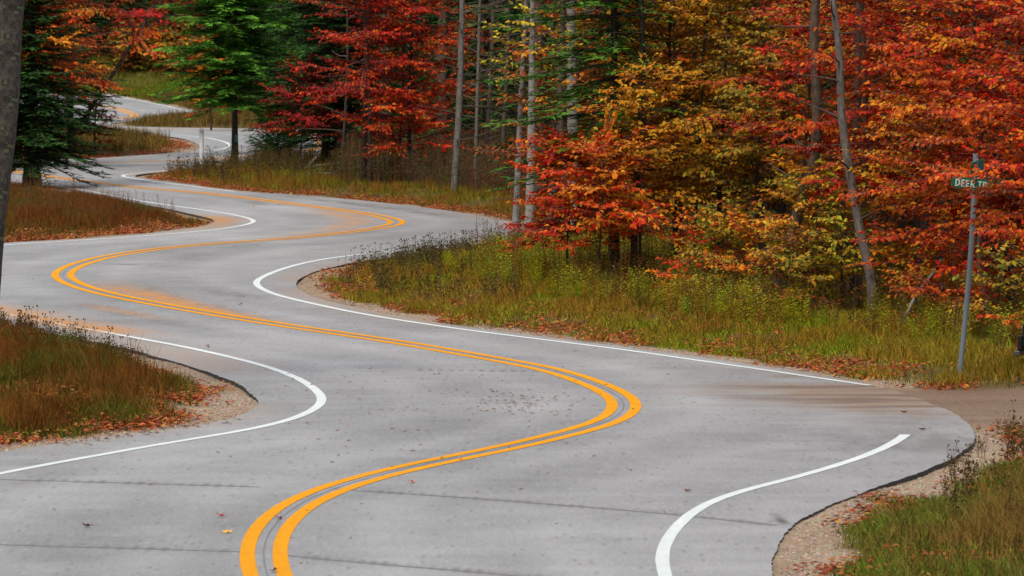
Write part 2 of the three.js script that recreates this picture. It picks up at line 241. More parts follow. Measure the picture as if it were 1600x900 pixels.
{
  const g = gridMesh(range(EX0, EX1, 0.3), [...range(ED0, 130, 0.35), ...range(130, ED1, 0.8).slice(1)], null, (x, D) => [(x - EX0) / (EX1 - EX0), (D - ED0) / (ED1 - ED0)]);
  const m = part('ground', g, M.ground, scene); m.userData = { kind: 'structure', label: 'gravel shoulders, grassy verges and leaf covered woodland floor beside the road' };
  const xs = [...range(-1600, -200, 200), ...range(-200, EX0, 12).slice(1), ...range(EX0, EX1, 6).slice(1), ...range(EX1, 200, 12).slice(1), ...range(200, 1600, 200).slice(1)];
  const ds = [...range(-300, ED0, 30), ...range(ED0, ED1, 5).slice(1), ...range(ED1, 700, 15).slice(1), ...range(700, 3000, 200).slice(1)];
  const far = gridMesh(xs, ds, (x0, x1, d0, d1) => x0 >= EX0 - 1e-3 && x1 <= EX1 + 1e-3 && d0 >= ED0 - 1e-3 && d1 <= ED1 + 1e-3, null, (x, D) => { const n = hash2(x * 7, D * 3, 5); return D > 285 ? mix3([0.06, 0.06, 0.012], [0.10, 0.06, 0.02], n) : mix3([0.05, 0.03, 0.015], [0.11, 0.05, 0.018], n); });
  const h = part('hills', far, new THREE.MeshPhysicalMaterial({ specularIntensity: 0.1, vertexColors: true, roughness: 1 }), scene); h.userData = { kind: 'structure', label: 'gently rising grassy and wooded land beyond the road' };
}
// ---------------------------------------------------------------- the road and its painted lines
const road = thing('road', 'winding grey two lane asphalt road with painted lines snaking into the wood', null, null, 'structure');
{
  const sh = new THREE.Shape([...edgeL, ...edgeR.slice().reverse()].map(([x, d]) => new THREE.Vector2(x, d)));
  const g = new THREE.ShapeGeometry(sh), p = g.attributes.position, uv = [], pos = [], nor = [];
  for (let i = 0; i < p.count; i++) { const x = p.getX(i), d = p.getY(i); pos.push(x, 0, -d); nor.push(0, 1, 0); uv.push((x - MX0) / (MX1 - MX0), (d - MD0) / (MD1 - MD0)); }
  const q = new THREE.BufferGeometry(); q.setAttribute('position', new THREE.Float32BufferAttribute(pos, 3)); q.setAttribute('normal', new THREE.Float32BufferAttribute(nor, 3)); q.setAttribute('uv', new THREE.Float32BufferAttribute(uv, 2));
  q.setIndex(Array.from(g.index.array)); part('pavement', q, M.asphalt, road);
  for (const e of [edgeL, edgeR]) {                                   // the broken-off side of the asphalt layer
    const pp = [], ii = []; e.forEach(([x, d], i) => { const j = 0.012 * (hash2(i, 3, 9) - 0.5); pp.push(x, 0, -d, x + j, -0.14, -d + j); if (i) { const k = i * 2; ii.push(k - 2, k - 1, k, k, k - 1, k + 1); } });
    const s = new THREE.BufferGeometry(); s.setAttribute('position', new THREE.Float32BufferAttribute(pp, 3)); s.setIndex(ii); s.computeVertexNormals(); part('pavement_edge', s, M.asphaltEdge, road);
  }
}
function stripe(line, off, w, name, mat, color, dirty) {
  const pos = [], col = [], uv = [], idx = [], n = line.length; let L = 0;
  for (let i = 0; i < n; i++) {
    const a = line[Math.max(0, i - 1)], b = line[Math.min(n - 1, i + 1)], l = Math.hypot(b[0] - a[0], b[1] - a[1]), nx = -(b[1] - a[1]) / l, ny = (b[0] - a[0]) / l;
    if (i) L += Math.hypot(line[i][0] - line[i - 1][0], line[i][1] - line[i - 1][1]);
    for (let k = 0; k < 5; k++) { const jit = k === 0 || k === 4 ? 0.006 * (hash2(i, k, 77) - 0.5) : 0, o = off + (k / 4 - 0.5) * w + jit, x = line[i][0] + nx * o, d = line[i][1] + ny * o; pos.push(x, 0.004, -d); uv.push(k / 4 * w * 6, L * 6);
      let c = color.map(v => v * (0.9 + 0.2 * hash2(i, k, 78) * fbm(x * 2, d * 0.8, 80))); const t = dirty(x, d); if (t[1] > 0) c = mix3(c, t[0], clamp(t[1] * (0.6 + 0.6 * hash2(i, k, 79)))); col.push(...c); }
    if (i) for (let k = 0; k < 4; k++) { const q = (i - 1) * 5 + k; idx.push(q, q + 6, q + 1, q, q + 5, q + 6); }
  }
  const g = new THREE.BufferGeometry(); g.setAttribute('position', new THREE.Float32BufferAttribute(pos, 3)); g.setAttribute('color', new THREE.Float32BufferAttribute(col, 3)); g.setAttribute('uv', new THREE.Float32BufferAttribute(uv, 2));
  g.setAttribute('normal', new THREE.Float32BufferAttribute(pos.map((_, i) => i % 3 === 1 ? 1 : 0), 3)); g.setIndex(idx); return part(name, g, mat, road);
}
const sampleLayer = (b, x, d) => { const i = Math.floor((x - MX0) / (MX1 - MX0) * MN), j = Math.floor((d - MD0) / (MD1 - MD0) * MN); return i < 0 || j < 0 || i >= MN || j >= MN ? 0 : b[j * MN + i]; };
const sandy = (x, d) => { const s = x < -4.5 ? sampleLayer(layer.sand, x, d) * 1.0 : 0, e = sampleLayer(layer.dirt, x, d) * 0.5; return s > e ? [[0.5, 0.22, 0.03], s] : [[0.28, 0.2, 0.15], e]; };
const clean = () => [[0, 0, 0], 0];
for (const s of [1, -1]) stripe(centre, s * 0.125, 0.118, 'yellow_line', M.yellow, [0.78, 0.32, 0.0], clean);
M.tar = std({ vertexColors: true, roughness: 0.55, bumpMap: rep(grit, 1, 1), bumpScale: 0.002 });
const seam = (pts, w, px = true) => { const m = stripe(px ? curve(pts, 0.15, 0.1).map(([x, d], i) => [x, d + 0.03 * (vnoise(i * 0.4, 1, 55) - 0.5)]) : pts, 0, w, 'tar_seam', M.tar, [0.145, 0.145, 0.16], clean); m.position.y = -0.002; };
for (const pts of [[[-60, 747], [0, 749], [200, 755], [405, 761]], [[520, 764], [700, 776], [860, 788], [1040, 803], [1140, 813], [1214, 821]], [[-40, 850], [0, 851], [200, 857], [375, 862]], [[436, 867], [620, 884], [800, 899], [930, 914]]]) seam(pts, 0.055);
seam(centre, 0.014, false);
for (const l of [whiteNearLeft, whiteNearRight, whiteFarRight, whiteIsland, whiteTop]) stripe(l, 0, 0.105, 'white_line', M.white, [0.68, 0.75, 0.76], sandy);

// ---------------------------------------------------------------- vegetation builders
class Buf {
  constructor() { this.p = []; this.c = []; this.n = []; this.u = []; this.i = []; }
  get k() { return this.p.length / 3; }
  v(x, y, z, nx, ny, nz, c, u = 0, w = 0) { this.p.push(x, y, z); this.n.push(nx, ny, nz); if (c) this.c.push(c[0], c[1], c[2]); this.u.push(u, w); }
  geo() { const g = new THREE.BufferGeometry(); g.setAttribute('position', new THREE.Float32BufferAttribute(this.p, 3)); g.setAttribute('normal', new THREE.Float32BufferAttribute(this.n, 3)); if (this.c.length) g.setAttribute('color', new THREE.Float32BufferAttribute(this.c, 3)); g.setAttribute('uv', new THREE.Float32BufferAttribute(this.u, 2)); g.setIndex(this.i); return g; }
}
const cross = (a, b) => [a[1] * b[2] - a[2] * b[1], a[2] * b[0] - a[0] * b[2], a[0] * b[1] - a[1] * b[0]];
const norm = a => { const l = Math.hypot(a[0], a[1], a[2]) || 1; return [a[0] / l, a[1] / l, a[2] / l]; };
const add = (a, b, s = 1) => [a[0] + b[0] * s, a[1] + b[1] * s, a[2] + b[2] * s];
function leaf(B, p, dir, n, l, w, c) {                                // a folded pointed blade of four corners
  const s = norm(cross(n, dir)); n = norm(cross(dir, s));
  const m = add(p, dir, l * 0.45), t = add(add(p, dir, l), n, -l * 0.12), a = add(add(m, s, w / 2), n, w * 0.16), b = add(add(m, s, -w / 2), n, w * 0.16), k = B.k;
  for (const q of [p, a, t, b]) B.v(q[0], q[1], q[2], n[0], n[1], n[2], c);
  B.i.push(k, k + 2, k + 1, k, k + 3, k + 2);
}
function strip(B, a, b, w0, w1, up, c) {                              // a thin flat twig or blade
  const d = norm(add(b, a, -1)), s = norm(cross(d, up)), n = cross(s, d), k = B.k;
  for (const [q, o] of [[a, w0], [a, -w0], [b, w1], [b, -w1]]) B.v(q[0] + s[0] * o / 2, q[1] + s[1] * o / 2, q[2] + s[2] * o / 2, n[0], n[1], n[2], c);
  B.i.push(k, k + 3, k + 1, k, k + 2, k + 3);
}
function tube(B, pts, rOf, sides, bump = 0, seed = 0) {
  let L = 0; const k0 = B.k;
  for (let i = 0; i < pts.length; i++) {
    const a = pts[Math.max(0, i - 1)], b = pts[Math.min(pts.length - 1, i + 1)], d = norm(add(b, a, -1)), ref = Math.abs(d[1]) > 0.9 ? [1, 0, 0] : [0, 1, 0], s = norm(cross(d, ref)), t = cross(s, d);
    if (i) L += Math.hypot(...add(pts[i], pts[i - 1], -1));
    const r = rOf(i / (pts.length - 1));
    for (let j = 0; j <= sides; j++) { const an = j / sides * Math.PI * 2, rr = r * (1 + bump * (fbm((j % sides) * 1.3 + seed, i * 0.6, seed, 2) - 0.5)), n = [s[0] * Math.cos(an) + t[0] * Math.sin(an), s[1] * Math.cos(an) + t[1] * Math.sin(an), s[2] * Math.cos(an) + t[2] * Math.sin(an)];
      B.v(pts[i][0] + n[0] * rr, pts[i][1] + n[1] * rr, pts[i][2] + n[2] * rr, n[0], n[1], n[2], null, j / sides * Math.max(1, Math.round(r * 6 / 0.5)), L / 0.5); }
    if (i) for (let j = 0; j < sides; j++) { const a0 = k0 + (i - 1) * (sides + 1) + j, b0 = a0 + sides + 1; B.i.push(a0, b0, a0 + 1, a0 + 1, b0, b0 + 1); }
  }
}
// bark: plates and streaks of their own colour
function barkTex(dark, light, extra, seed, stretch = 6) {
  return dataTex(128, 256, (i, j) => { const x = i / 128, y = j / 256, per = (f, g, s) => { const a = vnoise(x * f, y * g, s), b = vnoise((x - 1) * f, y * g, s), c = vnoise(x * f, (y - 1) * g, s), d = vnoise((x - 1) * f, (y - 1) * g, s); return lerp(lerp(a, b, x), lerp(c, d, x), y); };
    const n = 0.5 * per(10 * 1.5, 10 / stretch * 4, seed) + 0.3 * per(30, 30, seed + 1) + 0.2 * hash2(i, j, seed + 2); let c = mix3(dark, light, sstep(0.25, 0.75, n)); if (extra) { const e = sstep(extra[1], extra[1] + 0.12, per(extra[2], extra[3], seed + 5)); c = mix3(c, extra[0], e * 0.85); } return c; });
}
const barkMat = (d, l, e, s, st) => { const t = barkTex(d, l, e, s, st); return std({ map: t, roughness: 0.92, bumpMap: grit.clone(), bumpScale: 0.004 }); };
M.barkGrey = barkMat([0.06, 0.055, 0.048], [0.20, 0.185, 0.165], [[0.13, 0.16, 0.09], 0.62, 6, 5], 101);
M.barkDark = barkMat([0.018, 0.014, 0.011], [0.065, 0.052, 0.04], null, 111);
M.barkBrown = barkMat([0.04, 0.028, 0.02], [0.13, 0.095, 0.07], null, 116);
M.barkBirch = barkMat([0.16, 0.155, 0.145], [0.36, 0.35, 0.33], [[0.04, 0.036, 0.032], 0.62, 4, 22], 121, 0.4);
M.barkFront = barkMat([0.014, 0.012, 0.010], [0.08, 0.067, 0.056], [[0.10, 0.125, 0.06], 0.66, 16, 18], 131, 5);
M.twig = std({ color: new THREE.Color().setRGB(0.07, 0.05, 0.038), roughness: 0.9 });
const foliage = (o = {}) => new THREE.MeshPhysicalMaterial({ vertexColors: true, roughness: 0.7, side: THREE.DoubleSide, transmission: 0.4, thickness: 0, specularIntensity: 0.18, ...o });
M.leaf = foliage(); M.needle = foliage({ transmission: 0.15, roughness: 0.8, specularIntensity: 0.12 }); M.grass = foliage({ transmission: 0.3, roughness: 0.85, specularIntensity: 0.12 });

const PAL = {   // linear leaf colours with weights
  red: [[[0.48, 0.014, 0.004], 4], [[0.60, 0.055, 0.004], 3], [[0.27, 0.006, 0.004], 3], [[0.66, 0.14, 0.006], 1.5]],
  crimson: [[[0.38, 0.010, 0.006], 4], [[0.22, 0.006, 0.005], 4], [[0.52, 0.03, 0.006], 2]],
  fire: [[[0.62, 0.06, 0.004], 4], [[0.68, 0.15, 0.006], 3], [[0.52, 0.018, 0.004], 4], [[0.70, 0.26, 0.01], 1]],
  orange: [[[0.66, 0.21, 0.008], 4], [[0.60, 0.12, 0.006], 3], [[0.68, 0.32, 0.012], 2.5], [[0.34, 0.08, 0.008], 1]],
  gold: [[[0.66, 0.33, 0.010], 4], [[0.68, 0.24, 0.008], 3], [[0.54, 0.32, 0.012], 3], [[0.34, 0.15, 0.008], 1]],
  olive: [[[0.42, 0.28, 0.012], 4], [[0.20, 0.18, 0.018], 3], [[0.46, 0.24, 0.02], 3], [[0.12, 0.13, 0.012], 1.5], [[0.5, 0.14, 0.014], 1]],
  lime: [[[0.36, 0.34, 0.014], 4], [[0.50, 0.38, 0.014], 3], [[0.17, 0.19, 0.016], 2], [[0.52, 0.22, 0.02], 1.5]],
  yellow: [[[0.66, 0.47, 0.02], 4], [[0.56, 0.42, 0.02], 3], [[0.42, 0.36, 0.02], 1]],
  brown: [[[0.26, 0.07, 0.015], 3], [[0.36, 0.11, 0.015], 3], [[0.15, 0.05, 0.013], 3], [[0.40, 0.05, 0.012], 2]],
  rust: [[[0.54, 0.09, 0.006], 4], [[0.62, 0.16, 0.008], 3], [[0.40, 0.025, 0.005], 3]],
  spruce: [[[0.024, 0.080, 0.014], 4], [[0.040, 0.115, 0.018], 3], [[0.014, 0.040, 0.012], 3]],
  fir: [[[0.060, 0.17, 0.016], 4], [[0.09, 0.22, 0.022], 3], [[0.025, 0.070, 0.014], 2]],
  pine: [[[0.09, 0.28, 0.028], 4], [[0.15, 0.37, 0.036], 3], [[0.045, 0.14, 0.020], 2]],
  juniper: [[[0.07, 0.30, 0.06], 4], [[0.10, 0.38, 0.07], 3], [[0.04, 0.17, 0.04], 2]],
};
function pick(pal, r) { let t = 0; for (const e of pal) t += e[1]; let x = r() * t; for (const e of pal) { x -= e[1]; if (x <= 0) return e[0]; } return pal[0][0]; }
const gauss = r => (r() + r() + r() + r() - 2) * 0.87;

// a broadleaved tree: trunk, limbs carrying flat sprays of twigs, leaves along the twigs
function broadleaf(o) {
  o = { h: 7, r: 0.07, base: 1, spread: 1.5, limbs: 50, leaf: 0.082, gap: 0.1, pitch: 0.042, pal: 'orange', lean: [0, 0], seed: 1, bark: M.barkDark, keep: 1, tilt: 0.75, full: 0.55, wob: 0.12, twigLen: 1, zr: 1, ...o };
  const r = rng(o.seed * 7919 + 13), T = new Buf(), B = new Buf(), L = new Buf(), N = 14, ph = r() * 6;
  const pal = PAL[o.pal], pal2 = PAL[o.pal2 ?? o.pal];
  const at = t => { const y = o.h * t, w = o.wob * o.h / 6; return [o.lean[0] * t + (o.bend ? o.bend[0] * Math.sin(t * Math.PI) : 0) + w * (Math.sin(t * 5 + ph) - Math.sin(ph)) * t, y, o.lean[1] * t + w * (Math.cos(t * 4 + ph) - Math.cos(ph)) * t]; };
  const pts = []; for (let i = 0; i <= N; i++) pts.push(at(i / N)); pts[0] = add(pts[0], [0, -0.25, 0]);
  tube(T, pts, t => o.r * (1 - 0.85 * t) * (1 + 0.5 * Math.exp(-t * 30)), o.r > 0.11 ? 14 : 9, 0.25, o.seed);
  for (let k = 0; k < o.limbs; k++) {
    const f = (k + r()) / o.limbs, y = lerp(o.base, o.h * 0.98, f), t = y / o.h, len = o.spread * (0.28 + 0.95 * Math.pow(1 - f, o.full)) * lerp(0.65, 1.15, r()) * (f < 0.08 ? 0.8 : 1), az = k * 2.39996 + r() * 0.7, el0 = lerp(0.15, 0.9, f) + 0.42 * gauss(r);
    const p0 = at(t), P = [p0], S = 6; let d = [Math.cos(az) * Math.cos(el0), Math.sin(el0), Math.sin(az) * Math.cos(el0) * o.zr]; const d0 = d;
    for (let q = 1; q <= S; q++) { P.push(add(P[q - 1], d, len / S)); d = norm([d[0] + 0.2 * gauss(r), d[1] * 0.84 - 0.03 + 0.16 * gauss(r), d[2] + 0.2 * gauss(r)]); }
    tube(B, P, u => o.r * 0.26 * (1 - f * 0.6) * (1 - 0.85 * u) + 0.003, 5);
    const shift = 0.75 + 0.5 * r(), useB = r() < 0.35 ? pal2 : pal, nt = Math.max(3, Math.round(len * 0.85 / (o.gap * 0.7)));
    for (let q = 0; q <= nt; q++) {
      const u = lerp(0.16, 1, q / nt), s = u * S, i = Math.min(S - 1, s | 0), b = add(P[i], add(P[i + 1], P[i], -1), s - i), dd = norm(add(P[i + 1], P[i], -1));
      const an = q === nt ? 0 : (q % 2 ? 1 : -1) * lerp(0.6, 1.1, r()), ca = Math.cos(an), sa = Math.sin(an);
      let td = norm([dd[0] * ca - dd[2] * sa, dd[1] * 0.6 + 0.42 * gauss(r), dd[0] * sa + dd[2] * ca]); const tl = o.twigLen * lerp(0.22, 0.55, r()) * (1.1 - 0.45 * u) * Math.min(1.3, 0.5 + len * 0.5);
      const e = add(add(b, td, tl), [0, -0.05 * tl, 0]); strip(B, b, e, 0.010, 0.004, [0, 1, 0.3], null);
      const nl = Math.max(2, Math.round(tl / o.pitch));
      for (let m = 0; m <= nl; m++) {
        if (r() > o.keep) continue;
        const lp = add(b, td, tl * (m + 0.3 * r()) / nl), la = m === nl ? 0 : (m % 2 ? 1 : -1) * lerp(0.5, 1.1, r()), c2 = Math.cos(la), s2 = Math.sin(la);
        const ld = norm([td[0] * c2 - td[2] * s2, td[1] - 0.3 + 0.5 * gauss(r), td[0] * s2 + td[2] * c2]), nn = norm([0.6 * d0[0] + o.tilt * gauss(r), 0.75, 0.6 * d0[2] + o.tilt * gauss(r)]), c = pick(useB, r), g = shift * lerp(0.7, 1.25, r()), sz = o.leaf * lerp(0.55, 1.25, r());
        leaf(L, lp, ld, nn, sz, sz * 0.6, [Math.min(0.8, c[0] * g), c[1] * g * lerp(0.8, 1.2, r()), c[2] * g]);
      }
    }
  }
  return { trunk: T, branches: B, crown: L, bark: o.bark, leafMat: M.leaf };
}
// a conifer: whorls of boughs, each a flat spray of needled shoots
function conifer(o) {
  o = { h: 9, r: 0.12, base: 0.8, spread: 1.7, whorl: 0.28, per: 6, pal: 'spruce', seed: 1, bark: M.barkDark, droop: 0.25, shoot: 0.34, nlen: 0.14, nw: 0.042, gap: 0.07, lean: [0, 0], dead: 0, top: 0.25, per6: 6, asym: [0, 0], npitch: 0.045, elj: 0.24, ...o };
  const r = rng(o.seed * 6151 + 7), T = new Buf(), B = new Buf(), L = new Buf(), pal = PAL[o.pal], at = t => [o.lean[0] * t, o.h * t, o.lean[1] * t], pts = [];
  for (let i = 0; i <= 10; i++) pts.push(at(i / 10)); pts[0] = [0, -0.25, 0];
  tube(T, pts, t => o.r * (1 - 0.93 * t) * (1 + 0.4 * Math.exp(-t * 30)), 10, 0.2, o.seed);
  for (let y = o.base; y < o.h - 0.1; y += o.whorl * lerp(0.8, 1.2, r())) {
    const f = (y - o.base) / (o.h - o.base), maxL = o.spread * (f < 0.06 ? 0.8 : 1) * Math.pow(1 - f, 0.75) + o.top * (1 - f) + 0.12, n = Math.round(o.per * lerp(0.8, 1.2, r())), a0 = r() * 6.28;
    for (let k = 0; k < n; k++) {
      const az = a0 + k / n * 6.28 + 0.4 * gauss(r), len = maxL * lerp(0.6, 1.12, r()) * (1 + o.asym[0] * Math.cos(az) + o.asym[1] * Math.sin(az)), dead = r() < o.dead * (1 - f * 2), S = 6, P = [add(at(y / o.h), [0, 0.08 * gauss(r), 0])]; let el = lerp(-0.05, 0.7, f * f) + o.elj * gauss(r);
      for (let q = 1; q <= S; q++) { const e = el - o.droop * Math.sin(q / S * 2.4) + (q > 4 ? 0.12 : 0); P.push(add(P[q - 1], [Math.cos(az) * Math.cos(e), Math.sin(e), Math.sin(az) * Math.cos(e)], len / S)); }
      tube(B, P, u => 0.016 * (1 - f * 0.5) * (1 - 0.8 * u) + 0.002, 4);
      if (dead) { for (let q = 1; q < S; q++) for (const s of [-1, 1]) { const an = az + s * lerp(0.5, 1, r()), l = lerp(0.1, 0.4, r()); strip(B, P[q], add(P[q], [Math.cos(an) * l, -0.1 * l + 0.1 * gauss(r), Math.sin(an) * l]), 0.008, 0.003, [0, 1, 0.3], null); } continue; }
      const tone = lerp(0.7, 1.3, r()), ns = Math.max(4, Math.round(len * 0.92 / o.gap));
      for (let q = 0; q <= ns; q++) {
        const u = lerp(0.12, 1, q / ns), s = u * S, i = Math.min(S - 1, s | 0), b = add(P[i], add(P[i + 1], P[i], -1), s - i), an = az + (q === ns ? 0 : (q % 2 ? 1 : -1) * lerp(0.55, 1.0, r())), sl = o.shoot * lerp(0.6, 1.1, r()) * (1.15 - 0.75 * u) * Math.min(1.2, 0.4 + len * 0.6) + 0.05, sd = norm([Math.cos(an), -0.12 + 0.16 * gauss(r), Math.sin(an)]);
        const nn = Math.max(3, Math.round(sl / o.npitch));
        for (let m = 0; m < nn; m++) {
          const p = add(b, sd, sl * m / nn), th = (m % 2 ? 1 : -1) * lerp(0.2, 0.75, r()), ct = Math.cos(th), st = Math.sin(th), nd = norm([sd[0] * ct - sd[2] * st, sd[1] + 0.25 * gauss(r), sd[0] * st + sd[2] * ct]), c = pick(pal, r), g = tone * lerp(0.75, 1.25, r()), col = [c[0] * g, c[1] * g, c[2] * g];
          const up = norm([0.8 * gauss(r), 1, 0.8 * gauss(r)]), sdv = norm(cross(up, nd)), k2 = L.k, l = o.nlen * lerp(0.7, 1.2, r()), e = add(p, nd, l);
          for (const v of [add(p, sdv, o.nw * 0.5), add(p, sdv, -o.nw * 0.5), e]) L.v(v[0], v[1], v[2], up[0], up[1], up[2], col); L.i.push(k2, k2 + 1, k2 + 2);
        }
      }
    }
  }
  return { trunk: T, branches: B, crown: L, bark: o.bark, leafMat: M.needle };
}
function bare(o) {   // a slim trunk with a few leafless branches
  o = { h: 8, r: 0.09, seed: 1, bark: M.barkGrey, limbs: 10, base: 2, path: null, len: 0.9, ...o };
  const r = rng(o.seed * 331 + 5), T = new Buf(), B = new Buf(), at = o.path ?? (t => [o.h * 0.01 * Math.sin(t * 6 + o.seed), o.h * t, 0]), pts = []; for (let i = 0; i <= 24; i++) pts.push(at(i / 24)); pts[0] = add(pts[0], [0, -0.25, 0]);
  tube(T, pts, t => o.r * (1 - 0.6 * t) * (1 + 0.35 * Math.exp(-t * 40)), 14, 0.3, o.seed);
  for (let k = 0; k < o.limbs; k++) { const y = lerp(o.base, o.h * 0.97, (k + r()) / o.limbs), az = r() * 6.28, len = o.len * lerp(0.4, 1.2, r()), P = [at(y / o.h)]; let d = norm([Math.cos(az), 0.25 + 0.4 * gauss(r), Math.sin(az)]);
    for (let q = 1; q <= 5; q++) { P.push(add(P[q - 1], d, len / 5)); d = norm(add(d, [0.25 * gauss(r), 0.15 * gauss(r), 0.25 * gauss(r)])); if (q > 1) { const l = len * 0.3 * r(); strip(B, P[q], add(P[q], [gauss(r) * l, 0.4 * gauss(r) * l, gauss(r) * l]), 0.009, 0.003, [0, 1, 0.2], null); } }
    tube(B, P, u => 0.016 * (1 - 0.8 * u) + 0.002, 4); }
  return { trunk: T, branches: B, crown: null, bark: o.bark };
}
function assemble(name, label, group, D) {
  const g = thing(name, label, 'tree', group); part('trunk', D.trunk.geo(), D.bark, g); if (D.branches.k) part('branches', D.branches.geo(), M.twig, g).userData.kind = 'stuff';
  if (D.crown && D.crown.k) part('crown', D.crown.geo(), D.leafMat, g).userData.kind = 'stuff'; return g;
}
const put = (g, px, py, turn = 0) => { g.position.copy(spot(px, py)); g.rotation.y = turn; return g; };
function copyOf(g, name, px, py, turn, s, label) { const c = g.clone(); c.name = numbered(name); scene.add(c); put(c, px, py, turn); c.scale.setScalar(s); if (label) c.userData.label = label; return c; }

// ---------------------------------------------------------------- trees of the wood's edge on the right
const B = (name, label, px, py, o, turn = 0, group) => put(assemble(name, label, group, broadleaf({ seed: px * 3 + py, ...o })), px, py, turn);
B('maple_tree', 'small fire red maple sapling hanging its leaves over the two birch trunks', 886, 446, { h: 2.15, base: 0.6, spread: 0.85, limbs: 46, pal: 'fire', pal2: 'red', r: 0.02, gap: 0.075, full: 0.3 });
B('maple_tree', 'low red maple sapling before the dark spruce trunk', 936, 456, { h: 2.1, base: 0.85, spread: 0.8, limbs: 38, pal: 'fire', pal2: 'orange', r: 0.02, gap: 0.08, full: 0.35 });
B('beech_tree', 'low orange and gold beech sapling right of the dark spruce trunk', 1000, 452, { h: 3.2, base: 0.85, spread: 0.95, limbs: 46, pal: 'gold', pal2: 'orange', r: 0.025, gap: 0.08 });
B('beech_tree', 'tall golden orange beech with a thin dark stem near the middle of the wood edge', 1056, 440, { h: 6.6, base: 1.3, spread: 1.3, limbs: 96, pal: 'orange', pal2: 'gold', r: 0.045, gap: 0.085 });
B('beech_tree', 'golden beech thinly leaved on its right side beside the tallest golden beech', 1124, 448, { h: 6.2, base: 1.35, spread: 1.3, limbs: 86, pal: 'gold', pal2: 'olive', r: 0.045, gap: 0.09 });
B('beech_tree', 'olive and gold beech left of the leaning dark trunk', 1185, 452, { h: 5.8, base: 1.3, spread: 1.25, limbs: 80, pal: 'olive', pal2: 'gold', r: 0.045, gap: 0.09 });
B('maple_tree', 'red maple spreading layered boughs before the leaning dark trunk', 1252, 478, { h: 4.9, base: 2.1, spread: 1.1, limbs: 36, pal: 'red', pal2: 'rust', r: 0.035, gap: 0.09 });
B('beech_tree', 'low yellow green beech bush at the foot of the leaning dark trunk', 1282, 488, { h: 2.0, base: 0.3, spread: 0.8, limbs: 32, pal: 'lime', pal2: 'gold', r: 0.02, gap: 0.085 });
B('beech_tree', 'low olive beech bush left of the pale grey forked trunk', 1316, 494, { h: 1.7, base: 0.3, spread: 0.6, limbs: 22, pal: 'lime', pal2: 'gold', r: 0.02, gap: 0.09 });
B('beech_tree', 'rust orange beech around the pale grey trunk', 1318, 470, { h: 5.8, base: 1.2, spread: 1.2, limbs: 66, pal: 'orange', pal2: 'olive', r: 0.045, gap: 0.09 });
B('maple_tree', 'big dark red maple right of the pale grey trunk', 1436, 488, { h: 6.2, base: 1.7, spread: 1.5, limbs: 86, pal: 'red', pal2: 'rust', r: 0.05, gap: 0.085 });
B('beech_tree', 'low orange brown beech behind the broken pale stick', 1446, 500, { h: 3.0, base: 0.7, spread: 1.0, limbs: 36, pal: 'rust', pal2: 'gold', r: 0.025, gap: 0.085 });
B('maple_tree', 'red and orange maple behind the street name sign', 1540, 512, { h: 6.4, base: 1.1, spread: 1.4, limbs: 96, pal: 'rust', pal2: 'orange', r: 0.05, gap: 0.085 });
B('maple_tree', 'deep red maple at the right border of the photo behind the sign', 1625, 522, { h: 6.4, base: 1.1, spread: 1.4, limbs: 90, pal: 'red', pal2: 'rust', r: 0.05, gap: 0.085 });
B('maple_tree', 'orange red maple whose branch tips hang before the street name sign', 1655, 589, { h: 4.4, base: 1.5, spread: 1.35, limbs: 46, pal: 'fire', pal2: 'rust', r: 0.05, gap: 0.08, seed: 5 }, 0.5);
B('beech_tree', 'small red leaved sapling low among the weeds at the wood edge', 1085, 466, { h: 1.2, base: 0.25, spread: 0.5, limbs: 18, pal: 'fire', pal2: 'orange', r: 0.012, gap: 0.08 });
B('beech_tree', 'small orange sapling standing in the weeds left of the yellow green bush', 1150, 476, { h: 1.4, base: 0.25, spread: 0.5, limbs: 18, pal: 'orange', pal2: 'lime', r: 0.012, gap: 0.08 });
[['low olive bush at the wood edge below the golden beeches', 1120, 474, 1.0, 'olive', 'lime'], ['low orange bush left of the foot of the leaning dark trunk', 1180, 480, 1.1, 'orange', 'olive'], ['low brown and olive bush left of the foot of the pale grey trunk', 1240, 494, 1.0, 'olive', 'brown'], ['low golden brown bush right of the broken pale branch', 1452, 506, 0.9, 'gold', 'brown'], ['low red bush just left of the street sign post', 1484, 520, 1.2, 'red', 'rust'], ['low rust and olive bush right of the street sign post', 1558, 534, 1.1, 'olive', 'rust']].forEach(([l, x, y, h, a, b]) => B('beech_bush', l, x, y, { h, base: 0.12, spread: 0.55, limbs: 22, pal: a, pal2: b, r: 0.012, gap: 0.08, full: 0.3 }).userData.category = 'bush');
// second row
const row2 = [
  ['beech_tree', 'orange beech deep between spruce and golden beech', 1000, 398, 'orange', 'brown', 6.5], ['beech_tree', 'dull gold beech behind the tallest golden beech', 1085, 404, 'gold', 'olive', 7],
  ['beech_tree', 'olive beech standing back behind the leaning dark trunk', 1190, 412, 'olive', 'lime', 7], ['beech_tree', 'brown orange beech behind the layered red maple', 1285, 424, 'brown', 'olive', 7],
  ['maple_tree', 'dark red maple standing back right of the pale grey trunk', 1385, 432, 'crimson', 'brown', 7.2], ['beech_tree', 'rust beech in the second row right of the broken stick', 1478, 440, 'rust', 'brown', 7],
  ['maple_tree', 'brown red maple in the second row behind the sign', 1570, 448, 'brown', 'red', 7], ['beech_tree', 'brown beech deep in the wood behind the red sapling by the birches', 905, 372, 'brown', 'orange', 4.2],
];
for (const [n, l, x, y, a, b, h] of row2) B(n, l, x, y, { h, base: 0.7, spread: 1.6, limbs: 64, pal: a, pal2: b, r: 0.05, gap: 0.12, leaf: 0.125, pitch: 0.07 });

